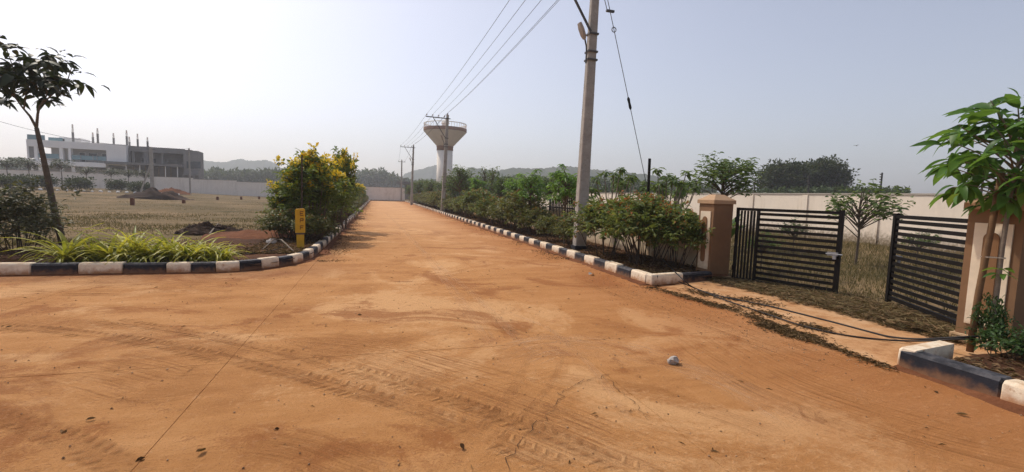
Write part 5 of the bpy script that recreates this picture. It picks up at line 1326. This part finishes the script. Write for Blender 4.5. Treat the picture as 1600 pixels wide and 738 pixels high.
# loose grit on the road
OCT = np.array([(1, 0, 0), (-1, 0, 0), (0, 1, 0), (0, -1, 0), (0, 0, .7), (0, 0, -.3)]); OCF = np.array([(0, 2, 4), (2, 1, 4), (1, 3, 4), (3, 0, 4), (2, 0, 5), (1, 2, 5), (3, 1, 5), (0, 3, 5)])
gp = []
for _ in range(7000):
    r_ = nr.rand()
    if r_ < .45: x, y_ = -8 + 13 * nr.rand(), 1.5 + 8 * nr.rand()
    elif r_ < .65: x, y_ = 4.85 - abs(nr.normal()) * .45, 7 + 25 * nr.rand() ** 1.5
    elif r_ < .8: x, y_ = -1.25 + abs(nr.normal()) * .4, 11 + 25 * nr.rand() ** 1.5
    else: x, y_ = 4.9 + nr.normal() * .7, 3.3 + 4.2 * nr.rand()
    gp.append((x, y_, .004))
gp = np.array(gp); gs = .003 + .010 * nr.rand(len(gp), 1) ** 3
rot = nr.rand(len(gp)) * 6.28; cs, sn = np.cos(rot)[:, None], np.sin(rot)[:, None]
ov = np.stack([OCT[None, :, 0] * cs - OCT[None, :, 1] * sn * .7, OCT[None, :, 0] * sn + OCT[None, :, 1] * cs * .7, np.broadcast_to(OCT[None, :, 2], (len(gp), 6))], 2) * gs[:, None]
GRITM = gl('road_grit', (.10, .05, .025), (.42, .27, .16), trans=0, rough=.95)
tag(mesh_obj('road_grit', tri_mesh('road_grit', (gp[:, None] + ov).reshape(-1, 3), (OCF[None] + (np.arange(len(gp)) * 6)[:, None, None]).reshape(-1, 3)), GRITM), kind='stuff')
tp_ = [(-7 + 12 * nr.rand(), 1.6 + 12 * nr.rand() ** 1.3, .006) for _ in range(260)] + [(4.6 - abs(nr.normal()) * .8, 6 + 16 * nr.rand(), .006) for _ in range(160)]
scatter_blades('road_twigs', tp_, .045, .007, LITTER, flat=True, tm=SMALL)
def crack(pix, wd):
    q_ = [at(px, py, 0) for px, py in pix]; P_ = []
    for i in range(len(q_) - 1):
        for k in range(9):
            p_ = q_[i].lerp(q_[i + 1], k / 9); P_.append(p_ + Vector((rng.gauss(0, .018), rng.gauss(0, .018), 0)))
    P_.append(q_[-1]); V_ = []
    for i, p_ in enumerate(P_):
        t_ = (P_[min(i + 1, len(P_) - 1)] - P_[max(i - 1, 0)]).normalized(); w_ = wd * rng.uniform(.3, 1) * (1 if 0 < i < len(P_) - 1 else .1)
        V_ += [(p_.x - t_.y * w_, p_.y + t_.x * w_, .0075), (p_.x + t_.y * w_, p_.y - t_.x * w_, .0075)]
    me = bpy.data.meshes.new('road_crack'); me.from_pydata(V_, [], [(2 * i, 2 * i + 1, 2 * i + 3, 2 * i + 2) for i in range(len(P_) - 1)]); me.update()
    tag(mesh_obj('road_crack', me, PILEM), kind='structure')
crack([(785, 735), (815, 690), (865, 640), (880, 612), (915, 595), (955, 586)], .0032)
crack([(945, 586), (985, 625), (1015, 660)], .0025)
crack([(970, 645), (990, 640)], .003)
# clods and roots on the uprooted mound
q = at(330, 366); mb_ = MB()
for k in range(60):
    x, y_ = q.x + rng.gauss(0, .45), q.y + rng.gauss(0, .25); d = math.hypot((x - q.x) / 1.1, (y_ - q.y) / .6); z = .05 + .27 * max(0, 1 - d)
    if k % 2: mb_.blob((x, y_, z), (rng.uniform(.04, .12),) * 2 + (rng.uniform(.04, .1),), 6, 4, k, .6)
    else: mb_.tube([(x, y_, z - .05), (x + rng.gauss(0, .15), y_, z + rng.uniform(.02, .16)), (x + rng.gauss(0, .25), y_, z + rng.uniform(-.05, .2))], [.018, .012, .005], 4)
tag(mb_.build('soil_clods', PILEM), kind='stuff')

# ------------------------------------------------------------------ hills
def ridge(name, pix, depth, thick, seed, amp):
    n = 150; m_ = 14; V_, F_ = [], []
    xs_ = [p_[0] for p_ in pix]; ys_ = [p_[1] for p_ in pix]
    for i in range(n + 1):
        px = xs_[0] + (xs_[-1] - xs_[0]) * i / n; py = float(np.interp(px, xs_, ys_)); top = atz(px, py, depth).z
        for j in range(m_ + 1):
            k = j / m_; D_ = depth - thick * .5 + thick * k; p_ = atz(px, py, D_); pr = math.sin(math.pi * (.02 + .98 * min(k / .5, 1) / 2)) if k < .5 else math.cos((k - .5) * math.pi * .98)
            z = top * pr + amp * (mnoise.noise(Vector((px * .21, k * 9, seed))) + .7 * mnoise.noise(Vector((px * .55, k * 17, seed + 4)))) * min(1, pr * 2)
            V_.append((p_.x, p_.y, z - 1.0 * (1 - pr)))
    for i in range(n):
        for j in range(m_): a = i * (m_ + 1) + j; F_.append((a, a + m_ + 1, a + m_ + 2, a + 1))
    me = bpy.data.meshes.new(name); me.from_pydata(V_, [], F_); me.update(); me.shade_smooth(); return tag(mesh_obj(name, me, HILLM), kind='structure')
ridge('hill', [(180, 262), (225, 232), (245, 231), (262, 238), (290, 246), (310, 247), (322, 252), (350, 254), (372, 249), (382, 250), (398, 252), (415, 250), (430, 255), (440, 264), (455, 275), (470, 284)], 760, 180, 1, 1.6)
ridge('hill', [(540, 285), (560, 272), (578, 268), (600, 268), (618, 274), (632, 282), (640, 290)], 430, 90, 2, 1.4)
ridge('hill', [(618, 290), (632, 272), (645, 267), (660, 264), (680, 258), (695, 261), (712, 266), (740, 272), (780, 275)], 800, 160, 3, 1.4)
ridge('hill', [(690, 288), (720, 268), (738, 262), (748, 264), (775, 268), (800, 263), (830, 264), (862, 262), (875, 260), (900, 262), (950, 268), (1000, 272), (1050, 278), (1110, 290)], 520, 120, 4, 1.8)
# white houses on the wooded hill
for k, (px, py, w_, h_, lb) in enumerate(((586, 277, 8, 5, 'tiny white house left on the wooded hillside beyond the road end'), (596, 279, 11, 6, 'wider tiny white house in the middle of the hillside'), (606, 278, 7, 5, 'tiny white house right on the wooded hillside'))):
    q = atz(px, py + 4, 372); t_ = thing('hillside_house', lb, 'house', (q.x, q.y, q.z), -YAW, None)
    part('wall', BLDW, -w_ / 4, w_ / 4, -4, h_ * .52, 0, 5); part('roof', BLDW, -w_ / 4 - .3, w_ / 4 + .3, h_ * .52, h_ * .52 + .3, -.4, 5.3); part('window', DARKGL, -w_ / 8, w_ / 8, .6, h_ * .3, -.12, -.01)

# ------------------------------------------------------------------ haze
mb_ = MB(); mb_.box((0, 0, 44), (2300, 2300, 96)); hz = mb_.build('haze', None)
m, t, b = mat('haze_air'); t.nodes.remove(b); vol = t.nodes.new('ShaderNodeVolumePrincipled')
vol.inputs['Color'].default_value = (.88, .91, .98, 1); vol.inputs['Density'].default_value = .0008; vol.inputs['Anisotropy'].default_value = .35
t.links.new(vol.outputs[0], t.nodes['Material Output'].inputs['Volume']); hz.data.materials.append(m); tag(hz, kind='stuff')
